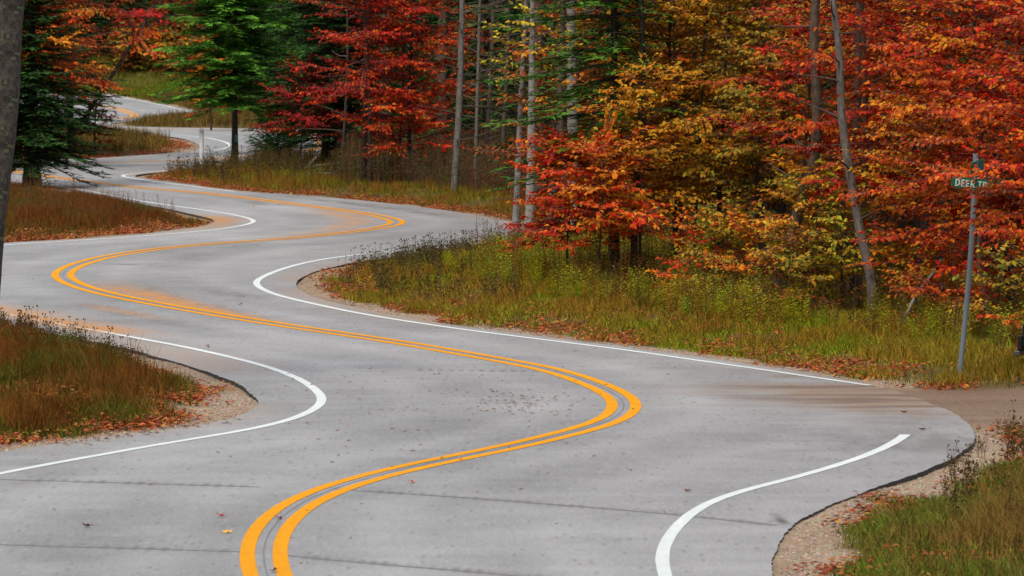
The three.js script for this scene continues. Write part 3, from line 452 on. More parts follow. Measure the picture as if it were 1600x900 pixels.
// pale and dark trunks that show between the leaves
const birchPath = (dx, h, k) => t => [dx * t + 0.03 * Math.sin(t * 7 + k), h * t, 0];
put(assemble('birch_tree', 'left pale birch trunk with yellow leaves on top at the corner of the wood', null, (() => { const d = broadleaf({ h: 7.5, r: 0.076, base: 2.6, spread: 0.6, limbs: 34, keep: 0.6, pal: 'yellow', bark: M.barkBirch, lean: [0.25, 0], seed: 12, wob: 0.03, gap: 0.12, leaf: 0.1 }); return d; })()), 806, 372);
put(assemble('birch_tree', 'right and thicker pale birch trunk with some yellow leaves at the corner of the wood', null, broadleaf({ h: 7.5, r: 0.092, base: 2.9, spread: 0.55, limbs: 26, keep: 0.5, pal: 'yellow', bark: M.barkBirch, lean: [0.22, 0], seed: 19, wob: 0.05, gap: 0.12, leaf: 0.1 })), 827, 384);
const trunks = [
  ['dead_tree', 'pale grey trunk partly hidden behind the fire red sapling', 897, 378, { h: 7, r: 0.12, bark: M.barkBirch, path: t => [-0.1 * t, 7 * t, 0] }],
  ['dead_tree', 'short dark leaning trunk right behind the two birches', 860, 362, { h: 6, r: 0.10, bark: M.barkBrown, path: t => [0.6 * t, 6 * t, 0] }],
  ['dead_tree', 'reddish brown slim trunk between the birches and the fire red sapling', 882, 388, { h: 7, r: 0.07, bark: M.barkBrown }],
  ['dead_tree', 'dark slim trunk under the golden beech', 997, 446, { h: 6, r: 0.055, bark: M.barkDark }],
  ['dead_tree', 'slim grey brown trunk right of the golden beech stem', 1068, 446, { h: 6, r: 0.032, bark: M.barkBrown, path: t => [-0.25 * t, 6 * t, 0] }],
  ['dead_tree', 'thin dark double stem among the golden leaves', 1081, 447, { h: 6, r: 0.03, bark: M.barkDark, path: t => [0.3 * t, 6 * t, 0] }],
  ['dead_tree', 'thick dark trunk that leans right then rises straight', 1214, 483, { h: 7.5, r: 0.086, bark: M.barkBrown, path: t => { const y = 7.5 * t; return [0.52 * sstep(0.1, 2.3, y) + 0.02 * Math.sin(y * 3), y, 0]; } }],
  ['dead_tree', 'straight dark trunk just left of the leaning dark trunk', 1229, 448, { h: 7, r: 0.07, bark: M.barkDark }],
  ['dead_tree', 'pale grey trunk leaning left as it rises at the wood edge', 1362, 500, { h: 7.5, r: 0.066, bark: M.barkGrey, path: t => { const y = 7.5 * t; return [-0.30 * sstep(0.2, 2.2, y) - 0.16 * Math.max(0, y - 1.6) * 0.5 + 0.015 * Math.sin(y * 4), y, 0]; } }],
  ['dead_tree', 'brown ridged trunk standing left against the pale grey trunk', 1333, 488, { h: 7, r: 0.07, bark: M.barkBrown, path: t => [0.12 * t, 7 * t, 0] }],
  ['dead_tree', 'thin brown stem between the ridged trunk and the pale grey trunk', 1344, 489, { h: 7, r: 0.05, bark: M.barkBrown }],
  ['dead_tree', 'thin pale stem right of the street name sign', 1553, 520, { h: 6, r: 0.025, bark: M.barkGrey, path: t => [-0.2 * Math.sin(t * 9), 6 * t, 0] }],
  ['dead_tree', 'dark trunk deep behind the street name sign', 1475, 470, { h: 7, r: 0.07, bark: M.barkDark }],
  ['dead_tree', 'black trunk near the right border behind the parked trailer', 1580, 500, { h: 7, r: 0.075, bark: M.barkDark }],
  ['dead_tree', 'slender dark trunk high among golden leaves right of the tallest beech', 1285, 440, { h: 8, r: 0.05, bark: M.barkDark }],
];
for (const [n, l, x, y, o] of trunks) put(assemble(n, l, null, bare({ seed: x, len: 0.8, base: 1.2, limbs: 12, ...o })), x, y);
B('maple_tree', 'dark red maple branch reaching across the birch tops', 872, 366, { h: 5.2, base: 2.9, spread: 0.95, limbs: 12, pal: 'crimson', pal2: 'crimson', r: 0.05, gap: 0.1, keep: 0.8 });
// the spruce whose green boughs hang above the red sapling
put(assemble('spruce_tree', 'green spruce with drooping boughs above the fire red sapling', null, conifer({ h: 9, base: 2.15, spread: 1.35, whorl: 0.24, per: 7, pal: 'fir', seed: 5, r: 0.085, droop: 0.35, asym: [-0.35, 0.1] })), 959, 443);

// ---------------------------------------------------------------- trees on the left and in the distance
const spruceA = put(assemble('spruce_tree', 'broad dark spruce with thick trunk on the left bank', null, conifer({ h: 5.6, base: 0.7, spread: 1.85, whorl: 0.09, per: 6, pal: 'spruce', seed: 21, r: 0.22, droop: 0.3, gap: 0.075, nlen: 0.15, nw: 0.05 })), 50, 294);
B('maple_tree', 'orange red maple above the dark spruce at the top left', 52, 291, { h: 7, base: 2.5, spread: 2.2, limbs: 96, pal: 'rust', pal2: 'orange', r: 0.04, gap: 0.1, leaf: 0.11, pitch: 0.065, keep: 0.85 });
B('maple_tree', 'rust red maple between the dark spruce and the far meadow', 104, 264, { h: 7, base: 2.0, spread: 1.15, limbs: 70, pal: 'rust', pal2: 'brown', r: 0.045, gap: 0.11, leaf: 0.11, pitch: 0.065, keep: 0.8 });
B('maple_tree', 'small dark red maple at the edge of the dark spruce beside the far road', 148, 240, { h: 2.5, base: 0.4, spread: 0.65, limbs: 26, pal: 'crimson', pal2: 'brown', r: 0.03, gap: 0.1, leaf: 0.11, keep: 0.75 });
B('oak_tree', 'dark red oak hanging over the far road at the top', 96, 238, { h: 8, base: 3.2, spread: 3.3, limbs: 76, lean: [5.4, 0], pal: 'crimson', pal2: 'rust', r: 0.07, gap: 0.2, leaf: 0.15, pitch: 0.12, full: 0.3 });
B('maple_tree', 'small orange maple left of the white pine trunk', 330, 205, { h: 3.4, base: 0.9, spread: 0.85, limbs: 50, pal: 'orange', pal2: 'rust', r: 0.035, gap: 0.12, leaf: 0.15, pitch: 0.09 });
put(assemble('pine_tree', 'bright green white pine with bare dark lower trunk carrying a small green plate', null, conifer({ h: 15, base: 1.75, spread: 2.15, whorl: 0.12, per: 6, elj: 0.4, shoot: 0.42, pal: 'pine', seed: 31, r: 0.085, droop: 0.12, gap: 0.085, nlen: 0.2, nw: 0.05 })), 367, 256);
put(assemble('juniper_bush', 'low bright green juniper bush beside the road bend', null, conifer({ h: 2.0, base: 0.08, spread: 0.8, whorl: 0.12, per: 10, pal: 'juniper', seed: 41, r: 0.03, droop: -0.5, gap: 0.06, shoot: 0.25, top: 0.2 })), 434, 256).userData.category = 'bush';
B('maple_tree', 'dark red maple sapling with low spreading boughs above the brush pile', 470, 264, { h: 2.7, base: 0.9, spread: 1.3, limbs: 40, pal: 'crimson', pal2: 'red', r: 0.03, gap: 0.1, leaf: 0.1, pitch: 0.07, full: 0.8 });
const spruceB = put(assemble('spruce_tree', 'dark spruce between the white pine and the large red maple', null, conifer({ h: 11, base: 0.9, spread: 1.7, whorl: 0.15, per: 5, pal: 'spruce', seed: 22, r: 0.12, droop: 0.2, gap: 0.08, nlen: 0.17, nw: 0.05 })), 510, 262);
B('maple_tree', 'large bright red maple with boughs sweeping left in the middle distance', 640, 288, { h: 7.2, base: 0.75, spread: 1.75, limbs: 130, pal: 'fire', pal2: 'red', r: 0.06, gap: 0.1, leaf: 0.1, pitch: 0.065 });
B('maple_tree', 'red maple whose upper boughs reach over the dark spruce', 578, 289, { h: 8, base: 2.0, spread: 1.5, limbs: 80, pal: 'red', pal2: 'crimson', r: 0.06, gap: 0.11, leaf: 0.1, pitch: 0.07 });
for (const [l, x, y, o] of [
  ['brown grey trunk at the foot of the red maple boughs', 567, 286, { h: 8, r: 0.085, bark: M.barkBrown, path: t => [0.3 * t, 8 * t, 0] }],
  ['tall slim grey trunk right of the large red maple', 710, 300, { h: 8, r: 0.088, bark: M.barkGrey, path: t => [0.30 * t + 0.04 * Math.sin(t * 5), 8 * t, 0] }],
  ['thinner grey trunk just right of the tall slim trunk', 742, 293, { h: 8, r: 0.045, bark: M.barkGrey, path: t => [0.22 * t, 8 * t, 0] }],
  ['thin dark trunk beside the brush pile', 539, 283, { h: 7, r: 0.035, bark: M.barkDark }],
  ['thin grey trunk left of the birches in the shade', 790, 290, { h: 8, r: 0.05, bark: M.barkBrown }],
  ['thin dark trunk in the gap left of the birches', 765, 280, { h: 8, r: 0.06, bark: M.barkBrown }],
  ['thin dark trunk below the large red maple', 627, 284, { h: 7, r: 0.045, bark: M.barkDark }],
]) put(assemble('dead_tree', l, null, bare({ seed: x, len: 1.3, base: 0.8, limbs: 22, ...o })), x, y);

// the dark depth of the wood: copies that cannot be told apart
const firC = put(assemble('fir_tree', 'dark conifer standing in the shaded depth of the wood behind the coloured edge trees', 'conifers in the shaded depth of the wood', conifer({ h: 11, base: 0.5, spread: 2.0, whorl: 0.42, per: 8, pal: 'spruce', seed: 23, r: 0.12, droop: 0.22, gap: 0.13, dead: 0.35, nlen: 0.24, nw: 0.085, npitch: 0.075 })), 700, 240);
for (const [x, y, s] of [[760, 262, 0.9], [800, 235, 1.1], [850, 300, 0.9], [925, 330, 1], [1000, 345, 0.9], [1075, 350, 1], [1160, 350, 1], [1240, 360, 0.95], [1320, 365, 1], [1400, 372, 1], [1480, 378, 0.95], [1560, 380, 1], [1640, 390, 1], [880, 255, 1.1], [960, 262, 1.2], [1050, 270, 1.1], [1150, 275, 1.2], [1260, 285, 1.1], [1370, 290, 1.2], [1480, 300, 1.1], [1600, 310, 1.2], [650, 238, 1], [600, 246, 1.05], [560, 238, 1.2], [720, 215, 1.3], [800, 205, 1.3], [640, 205, 1.3], [1720, 420, 1]]) copyOf(firC, 'fir_tree', x, y, x * 1.7, s);
for (const [x, y, s, l] of [[15, 262, 1.0, 'dark spruce at the left border behind the leaning trunk'], [110, 238, 0.9, 'dark spruce behind the orange red oak'], [455, 232, 1.15, 'dark spruce behind the juniper bush'], [545, 262, 0.9, 'dark spruce with low boughs left of the large red maple']]) copyOf(spruceB, 'spruce_tree', x, y, x, s, l);
const fullFir = put(assemble('fir_tree', 'green conifer on the far hillside above the meadow', 'conifers on the far hillside', conifer({ h: 12, base: 0.2, spread: 2.7, whorl: 0.42, per: 9, pal: 'spruce', seed: 24, r: 0.14, droop: 0.2, gap: 0.17, nlen: 0.34, nw: 0.10, npitch: 0.1 })), 300, 96);
for (const [x, y, s] of [[190, 84, 0.9], [240, 70, 1.2], [345, 92, 1], [390, 110, 1.1], [430, 120, 1], [480, 130, 1.1], [530, 120, 1.1], [590, 130, 1.1], [270, 66, 1.2], [330, 64, 1.3], [140, 80, 1.1], [400, 70, 1.3], [460, 75, 1.3], [80, 90, 1.2], [650, 120, 1.2], [20, 90, 1.2], [-60, 100, 1.2], [170, 62, 1.3], [210, 92, 0.55], [370, 150, 0.9], [450, 165, 0.9]]) copyOf(fullFir, 'fir_tree', x, y, x, s);
const hillBush = B('beech_tree', 'brownish shrub on the meadow at the foot of the far hillside', 225, 104, { h: 1.9, base: 0.2, spread: 1.1, limbs: 44, pal: 'olive', pal2: 'brown', r: 0.03, gap: 0.17, leaf: 0.24, pitch: 0.12 }, 0, 'brownish shrubs on the far meadow');
for (const [x, y] of [[262, 110], [200, 84], [214, 96], [205, 112], [232, 88], [190, 100], [288, 122], [246, 94], [300, 108]]) copyOf(hillBush, 'beech_tree', x, y, x, 0.9 + (x % 7) * 0.05);

// tall trees of the wood, whose crowns above the picture shade what stands below
const tall = put(assemble('tall_tree', 'tall slim forest tree standing back in the wood with its crown above the picture', 'tall forest trees standing back in the wood', broadleaf({ h: 15, base: 6.2, spread: 3.2, limbs: 40, pal: 'brown', pal2: 'rust', r: 0.15, gap: 0.34, leaf: 0.3, pitch: 0.26, twigLen: 1.6, bark: M.barkBrown, seed: 77 })), 1020, 372);
for (const [x, y, s] of [[1130, 385, 1], [1240, 395, 1.05], [1350, 402, 1], [1450, 410, 1.1], [1550, 415, 1], [1660, 425, 1.1], [930, 350, 1], [1080, 330, 1.1], [1200, 335, 1.1], [1330, 340, 1.1], [1460, 345, 1.1], [1590, 350, 1.1], [840, 318, 0.95], [690, 262, 1], [760, 245, 1.1], [600, 255, 1], [530, 246, 1.05], [1760, 450, 1.1], [1800, 520, 1]]) copyOf(tall, 'tall_tree', x, y, x * 2.3, s);
put(assemble('leaning_tree', 'thick lichen spotted tree trunk leaning in at the left border', null, (() => {
  const d = broadleaf({ h: 11, base: 5.2, spread: 2.6, limbs: 26, pal: 'rust', pal2: 'brown', r: 0.01, gap: 0.3, leaf: 0.2, pitch: 0.2, lean: [1.0, 0], seed: 88, wob: 0 });
  const T = new Buf(), pts = []; for (let i = 0; i <= 90; i++) { const t = i / 90; const y = 11 * t - (i ? 0 : 0.3); pts.push([0.49 * Math.pow(Math.max(0, y) / 4.35, 0.75) + 0.012 * Math.sin(t * 30), y, 0.02 * Math.sin(t * 17)]); } tube(T, pts, t => 0.182 * (1 - 0.22 * t) * (1 + 0.3 * Math.exp(-t * 40)), 28, 0.16, 9); d.trunk = T; d.bark = M.barkFront; return d;
})()), -50, 604);

// ---------------------------------------------------------------- grass, weeds and fallen leaves: nobody could count them
const tint = new THREE.Color(), mtx = new THREE.Matrix4(), quat = new THREE.Quaternion(), eul = new THREE.Euler();
function tuft(seed, o) {
  o = { blades: 16, h: 0.28, w: 0.011, spread: 0.09, lean: 0.5, ...o }; const r = rng(seed), b = new Buf();
  for (let k = 0; k < o.blades; k++) {
    const a = r() * 6.28, rad = o.spread * Math.sqrt(r()), p = [Math.cos(a) * rad, -0.03, Math.sin(a) * rad], h = o.h * lerp(0.45, 1.15, r()), la = r() * 6.28, ln = o.lean * r() * h, m = add(p, [Math.cos(la) * ln * 0.3, h * 0.6, Math.sin(la) * ln * 0.3]), t = add(p, [Math.cos(la) * ln, h, Math.sin(la) * ln]), fa = r() * 6.28, s = [Math.cos(fa), 0, Math.sin(fa)], n = norm([Math.sin(fa), 0.6, -Math.cos(fa)]), v = lerp(0.45, 1.6, r() * r()), q = r(), c = [v * (1 + 0.7 * (q - 0.4)), v, v * 0.9], k0 = b.k;
    for (const [x, w] of [[p, 1], [p, -1], [m, 0.8], [m, -0.8]]) b.v(x[0] + s[0] * o.w * w / 2, x[1], x[2] + s[2] * o.w * w / 2, n[0], n[1], n[2], c); b.v(t[0], t[1], t[2], n[0], n[1], n[2], c);
    b.i.push(k0, k0 + 1, k0 + 3, k0, k0 + 3, k0 + 2, k0 + 2, k0 + 3, k0 + 4);
  }
  return b.geo();
}
function weed(seed, heads) {   // dry branching stem with seed heads
  const r = rng(seed), b = new Buf(), white = [1, 1, 1];
  for (let k = 0; k < 5; k++) { const a = r() * 6.28, p = [0.1 * gauss(r), -0.03, 0.1 * gauss(r)], h = lerp(0.35, 1, r()), t = add(p, [0.18 * gauss(r) * h, h, 0.18 * gauss(r) * h]); strip(b, p, t, 0.010, 0.006, [1, 0, 0.3], white); strip(b, p, t, 0.008, 0.005, [0, 0, 1], white);
    for (let q = 0; q < 6; q++) { const u = lerp(0.4, 1, r()), s = add(p, add(t, p, -1), u), e = add(s, [0.14 * gauss(r), 0.1 * r(), 0.14 * gauss(r)]); strip(b, s, e, 0.006, 0.004, [0, 0, 1], white); if (heads && r() < 0.75) for (let m = 0; m < 3; m++) leaf(b, add(e, [0.012 * gauss(r), -0.01, 0.012 * gauss(r)]), norm([gauss(r), 1.2, gauss(r)]), norm([gauss(r), gauss(r), 1]), 0.045, 0.028, [0.45, 0.35, 0.3]); else leaf(b, e, norm([gauss(r), 0.2, gauss(r)]), norm([gauss(r), 1, gauss(r)]), 0.06, 0.02, [0.8, 0.7, 0.5]); } }
  return b.geo();
}
function leafyStem(seed) {   // upright leafy weed
  const r = rng(seed), b = new Buf();
  for (let k = 0; k < 4; k++) { const p = [0.11 * gauss(r), -0.03, 0.11 * gauss(r)], h = lerp(0.5, 1, r()), t = add(p, [0.12 * gauss(r), h, 0.12 * gauss(r)]); strip(b, p, t, 0.008, 0.005, [1, 0, 0.4], [0.6, 0.5, 0.4]);
    for (let q = 0; q < 17; q++) { const u = lerp(0.2, 1, q / 16), a = q * 2.4 + r(), v = lerp(0.65, 1.35, r()); leaf(b, add(p, add(t, p, -1), u), norm([Math.cos(a), 0.35 + 0.4 * gauss(r), Math.sin(a)]), norm([0.4 * gauss(r), 1, 0.4 * gauss(r)]), 0.115 * lerp(0.7, 1.1, r()) * (1.1 - 0.5 * u), 0.034, [v * (1 + 0.3 * (r() - 0.5)), v, v * 0.8]); } }
  return b.geo();
}
function litterGeo(seed) { const r = rng(seed), b = new Buf(); for (let k = 0; k < 7; k++) { const a = r() * 6.28, v = lerp(0.55, 1.35, r()), p = [0.2 * gauss(r), 0.012 + 0.13 * r() * r(), 0.2 * gauss(r)]; leaf(b, p, norm([Math.cos(a), 0.25 * gauss(r), Math.sin(a)]), norm([0.5 * gauss(r), 1, 0.5 * gauss(r)]), 0.068, 0.046, [v, v * lerp(0.55, 1.5, r()), v * 0.8]); } return b.geo(); }
function scatter(name, label, geo, mat, seed, n, box, accept, color, size) {
  const r = rng(seed), list = [], [x0, x1, d0, d1] = box; let tries = 0;
  while (list.length < n && tries++ < n * 40) { const x = lerp(x0, x1, r()), D = lerp(d0, d1, r()), k = r(); const q = toPx(x, 0, D); if (q[0] < -170 || q[0] > 1770) continue; const w = accept(x, D, r); if (k < w) list.push([x, D]); }
  const m = new THREE.InstancedMesh(geo, mat, list.length); m.name = numbered(name); m.castShadow = m.receiveShadow = true;
  list.forEach(([x, D], i) => { const s = size(x, D, r); eul.set(0.12 * gauss(r), r() * 6.28, 0.12 * gauss(r)); quat.setFromEuler(eul); mtx.compose(V(x, groundH(x, D), -D), quat, V(s[0], s[1], s[0])); m.setMatrixAt(i, mtx); const c = color(x, D, r); tint.setRGB(c[0], c[1], c[2]); m.setColorAt(i, tint); });
  scene.add(m); return tag(m, label, null, null, 'stuff');
}
const tuftGreen = tuft(1, { blades: 24, h: 0.17, w: 0.008, spread: 0.15, lean: 0.55 }), tuftDry = tuft(2, { blades: 16, h: 0.27, w: 0.007, spread: 0.15, lean: 0.75 }), tuftFar = tuft(3, { blades: 18, h: 0.42, w: 0.014, spread: 0.3 });
const weedHead = weed(5, true), weedBare = weed(6, false), stemGeo = leafyStem(7), litter = litterGeo(8);
const edgeIn = (x, D, a, b) => { const d = roadDist(x, D), n = fbm(x * 1.6, D * 0.6, 73); return sstep(a, b, d + 0.7 * (n - 0.5)); };
const offSide = (x, D) => sstep(0.15, 0.7, sideD(x, D) + 0.4 * (fbm(x * 2, D, 91) - 0.5));
const gCol = (g, d, s) => (x, D, r) => { const t = clamp(sstep(0.3, 0.7, fbm(x * 0.8, D * 0.3, s)) + 0.5 * (r() - 0.5)); const v = lerp(0.75, 1.3, r()); return mix3(g, d, t).map(c => c * v); };
const one = (a, b) => (x, D, r) => { const s = lerp(a, b, r()); return [s, s * lerp(0.8, 1.2, r())]; };
const patchy = (a, b, s) => (x, D, r) => { const k = lerp(a, b, clamp(sstep(0.25, 0.75, fbm(x * 1.3, D * 0.5, 350 + s)) + 0.4 * (r() - 0.5))); return [lerp(0.8, 1.1, r()), k * (r() < 0.06 ? 1.5 : 1)]; };
const areas = [  // name words, box, zone, green tufts, dry tufts, colours
  ['short olive grass on the near left bank inside the bend', [-14, -1.5, 50, 78], 0, 7200, 7000, [0.12, 0.14, 0.014], [0.21, 0.125, 0.024], [0.25, 0.10, 0.02]],
  ['green and tawny grass in the near right corner beside the asphalt', [2.3, 7, 38, 58], 2, 5200, 2600, [0.16, 0.24, 0.022], [0.25, 0.20, 0.05], [0.27, 0.19, 0.065]],
  ['grass verge on the right between the road and the coloured wood', [-4, 10, 61, 106], 2, 22000, 6000, [0.26, 0.34, 0.014], [0.36, 0.26, 0.03], [0.34, 0.19, 0.03]],
  ['brown grass on the second left bank under the spruce', [-22, -4, 78, 130], 0, 6500, 5500, [0.15, 0.13, 0.016], [0.22, 0.10, 0.02], [0.22, 0.085, 0.018]],
  ['grass on the middle bank around the white post', [-12, 2, 106, 172], 2, 9000, 6000, [0.22, 0.25, 0.016], [0.30, 0.19, 0.03], [0.27, 0.15, 0.03]],
];
areas.forEach(([label, box, z, n1, n2, g, gd, d], i) => {
  const ok = (x, D) => zoneAt(x, D) === z ? edgeIn(x, D, i < 2 ? 0.62 : 0.42, i < 2 ? 1.0 : 0.8) * offSide(x, D) * (roadDist(x, D) < 9 ? 1 : 0.25) * (0.12 + sstep(0.36, 0.56, fbm(x * 1.5, D * 0.6, 300 + i))) : 0;
  scatter('grass', label, tuftGreen, M.grass, 400 + i, n1, box, ok, gCol(g, gd, 90 + i), patchy(i === 1 ? 0.35 : 0.45, i === 1 ? 0.85 : i === 2 ? 1.0 : 1.25, i));
  scatter('dry_grass', label.replace(/^(short olive|green and tawny|brown)? ?/, 'taller dry ').replace('taller dry grass grass', 'taller dry grass'), tuftDry, M.grass, 500 + i, n2, box, (x, D) => ok(x, D) * sstep(0.6, 1.6, roadDist(x, D)) * (0.2 + sstep(0.4, 0.65, fbm(x * 0.9, D * 0.4, 310 + i))), gCol(d, gd, 95 + i), patchy(i === 1 ? 0.35 : 0.45, i === 1 ? 0.8 : i === 2 ? 0.95 : 1.3, i + 9));
});
const farCol = (x, D, r) => { const v = lerp(0.7, 1.3, r()); return (D > 292 ? mix3([0.17, 0.23, 0.014], [0.19, 0.14, 0.03], clamp(sstep(312, 340, D) + 0.4 * (r() - 0.3))) : mix3([0.19, 0.115, 0.032], [0.15, 0.14, 0.02], r() * r())).map(c => c * v); };
scatter('far_grass', 'brown tall grass on the far banks before the last bend', tuftFar, M.grass, 610, 15000, [-32, 4, 165, 292], (x, D) => zoneAt(x, D) === 1 ? 0 : edgeIn(x, D, zoneAt(x, D) ? 0.5 : 0.9, zoneAt(x, D) ? 1.2 : 1.6), farCol, (x, D, r) => [1.2, lerp(0.6, 1.5, r() * r())]);
scatter('meadow_grass', 'green meadow grass turning brown uphill beyond the last bend', tuftFar, M.grass, 611, 19000, [-36, -8, 288, 430], (x, D) => zoneAt(x, D) === 1 ? 0 : edgeIn(x, D, 0.5, 1.2), farCol, (x, D, r) => { const s = lerp(0.5, 1.0, r()); return [1.6, s]; });
// weeds with dark seed heads along the back of the banks
scatter('dry_weed', 'thin dry weeds with dark seed heads along the back edge of the right verge', weedHead, M.grass, 620, 340, [-3.5, 1.5, 80, 106], (x, D) => zoneAt(x, D) === 2 ? sstep(0.55, 0.9, roadDist(x, D)) * (1 - sstep(1.5, 3.2, roadDist(x, D))) * sstep(-0.02, 0.04, D - lerp(96, 84, (x + 4) / 5) > 0 ? 1 : 0) : 0, (x, D, r) => mix3([0.16, 0.11, 0.06], [0.13, 0.13, 0.03], r()), (x, D, r) => { const s = lerp(0.35, 0.62, r()); return [s, s]; });
scatter('dry_weed', 'dark headed weeds standing at the top of the near left bank', weedHead, M.grass, 621, 330, [-8.2, -2.4, 64, 75], (x, D) => zoneAt(x, D) === 0 ? sstep(0.5, 1, roadDist(x, D)) * sstep(66, 69, D) : 0, (x, D, r) => mix3([0.09, 0.10, 0.025], [0.12, 0.06, 0.03], r()), (x, D, r) => { const s = lerp(0.3, 0.62, r()); return [s, s]; });
scatter('dry_weed', 'fine dry weeds on the bank around the white post', weedHead, M.grass, 622, 420, [-11, -3, 140, 172], (x, D) => zoneAt(x, D) === 2 ? sstep(0.6, 1, roadDist(x, D)) : 0, (x, D, r) => mix3([0.15, 0.10, 0.05], [0.13, 0.12, 0.03], r()), (x, D, r) => { const s = lerp(0.5, 0.9, r()); return [s, s]; });
scatter('dry_weed', 'dry weeds on the second left bank before the spruce trunk', weedBare, M.grass, 623, 420, [-14, -5, 98, 132], (x, D) => zoneAt(x, D) === 0 ? sstep(0.6, 1, roadDist(x, D)) : 0, (x, D, r) => mix3([0.17, 0.09, 0.04], [0.14, 0.10, 0.03], r()), (x, D, r) => { const s = lerp(0.35, 0.6, r()); return [s, s]; });
scatter('dry_weed', 'dark brambly weeds at the border of the near right corner', weedHead, M.grass, 624, 70, [3.6, 6.5, 44, 57.5], (x, D) => zoneAt(x, D) === 2 ? sstep(0.15, 0.4, roadDist(x, D)) * (1 - sstep(1.2, 2, roadDist(x, D))) * offSide(x, D) : 0, (x, D, r) => mix3([0.15, 0.08, 0.04], [0.12, 0.11, 0.03], r()), (x, D, r) => { const s = lerp(0.25, 0.5, r()); return [s, s]; });
scatter('leafy_weeds', 'dark green leafy weeds at the top of the near left bank', stemGeo, M.grass, 626, 420, [-8.6, -3.2, 60, 75], (x, D) => zoneAt(x, D) === 0 ? sstep(0.7, 1.2, roadDist(x, D)) * sstep(64, 68, D) * sstep(0.35, 0.6, fbm(x, D * 0.5, 335)) : 0, (x, D, r) => mix3([0.09, 0.15, 0.02], [0.15, 0.12, 0.025], r()), (x, D, r) => { const s = lerp(0.22, 0.5, r()); return [s, s]; });
// leafy weeds and brown brush along the foot of the wood
const woodFoot = (a, b) => (x, D) => zoneAt(x, D) === 2 && sideD(x, D) > 1.5 ? sstep(a, a + 0.8, roadDist(x, D)) * (1 - sstep(b, b + 1, roadDist(x, D))) * (0.08 + sstep(0.42, 0.58, fbm(x * 0.9, D * 0.4, 321))) : 0;
scatter('leafy_weeds', 'yellow green leafy weeds along the foot of the wood on the right verge', stemGeo, M.grass, 630, 1900, [-2, 9.5, 68, 104], woodFoot(2.4, 5.5), (x, D, r) => mix3([0.30, 0.34, 0.018], [0.44, 0.33, 0.025], r()).map(c => c * lerp(0.6, 1.2, r())), (x, D, r) => { const s = lerp(0.28, 0.8, r() * r() + 0.25 * fbm(x, D * 0.4, 333)); return [s * 1.1, s]; });
scatter('brown_brush', 'thin brown brush stems in the shade at the foot of the wood', weedBare, M.grass, 631, 1300, [-4, 10, 66, 108], woodFoot(2.4, 9), (x, D, r) => mix3([0.15, 0.075, 0.03], [0.19, 0.13, 0.05], r()).map(c => c * lerp(0.5, 1.1, r())), (x, D, r) => { const s = lerp(0.35, 0.9, r()); return [s, s]; });
scatter('brown_brush', 'tall thin brown stems before the distant red maples', weedBare, M.grass, 632, 1000, [-4.2, 0.5, 122, 158], (x, D) => zoneAt(x, D) === 2 ? sstep(2.2, 3.6, roadDist(x, D)) : 0, (x, D, r) => mix3([0.14, 0.09, 0.045], [0.2, 0.14, 0.06], r()).map(c => c * lerp(0.5, 1.1, r())), (x, D, r) => { const s = lerp(0.7, 1.35, r()); return [s, s]; });
// leaf litter
const litCol = (x, D, r) => pick([[[0.42, 0.12, 0.025], 4], [[0.30, 0.045, 0.015], 4], [[0.48, 0.22, 0.05], 2], [[0.16, 0.06, 0.025], 2]], r);
[['on the near left bank', [-13, -1, 52, 76], 0, 2600], ['in the near right corner', [2, 7, 38, 58], 2, 420], ['along the right verge and at the foot of the sign', [-4, 10, 60, 104], 2, 2700], ['on the second left bank', [-22, -4, 78, 132], 0, 3400], ['along the middle bank before the red maples', [-12, 2, 104, 172], 2, 3600], ['on the third left bank', [-32, -8, 132, 215], 0, 3000]].forEach(([w, box, z, n], i) =>
  scatter('fallen_leaves', `red and orange fallen leaves lying ${w}`, litter, M.leaf, 700 + i, n, box, (x, D) => { if (zoneAt(x, D) !== z) return 0; const d = roadDist(x, D), k = fbm(x * 1.1, D * 0.5, 340 + i); const e0 = D < 78 && z === 0 ? 0.18 : 0; return (edgeIn(x, D, 0.35 + e0, 0.6 + e0) * (1 - sstep(0.9 + e0, 1.5 + e0, d)) * sstep(0.3, 0.55, k) + (z ? (D < 58 ? 0.3 : 0.12) : 0.28) * sstep(0.42, 0.6, k) * edgeIn(x, D, 0.4, 0.6)) * sstep(0.0, 0.4, sideD(x, D)); }, litCol, (x, D, r) => { const s = lerp(0.7, 1.15, r()); return [s, s]; }));
const pebble = (() => { const g = new THREE.IcosahedronGeometry(1, 1), p = g.attributes.position; for (let i = 0; i < p.count; i++) { const k = 0.8 + 0.4 * hash2(Math.round(p.getX(i) * 50), Math.round(p.getY(i) * 50 + p.getZ(i) * 31), 6); p.setXYZ(i, p.getX(i) * k, p.getY(i) * k * 0.6, p.getZ(i) * k * 0.85); } g.computeVertexNormals(); return g; })();
scatter('gravel', 'loose gravel stones on the bare shoulders of the near bends', pebble, std({ roughness: 0.95 }), 760, 30000, [-13, 8, 40, 106], (x, D) => { const d = roadDist(x, D); return zoneAt(x, D) === 1 || sideD(x, D) < 0.5 ? 0 : (d > 0.02 && d < 1.1 ? 1 - sstep(0.4, 1.1, d) * 0.8 : 0) * (D < 78 ? 1 : 0.4); }, (x, D, r) => mix3([0.16, 0.11, 0.08], [0.42, 0.34, 0.27], r()).map(c => c * lerp(0.7, 1.2, r())), (x, D, r) => { const s = 0.006 + 0.013 * r() * r(); return [s, s]; });
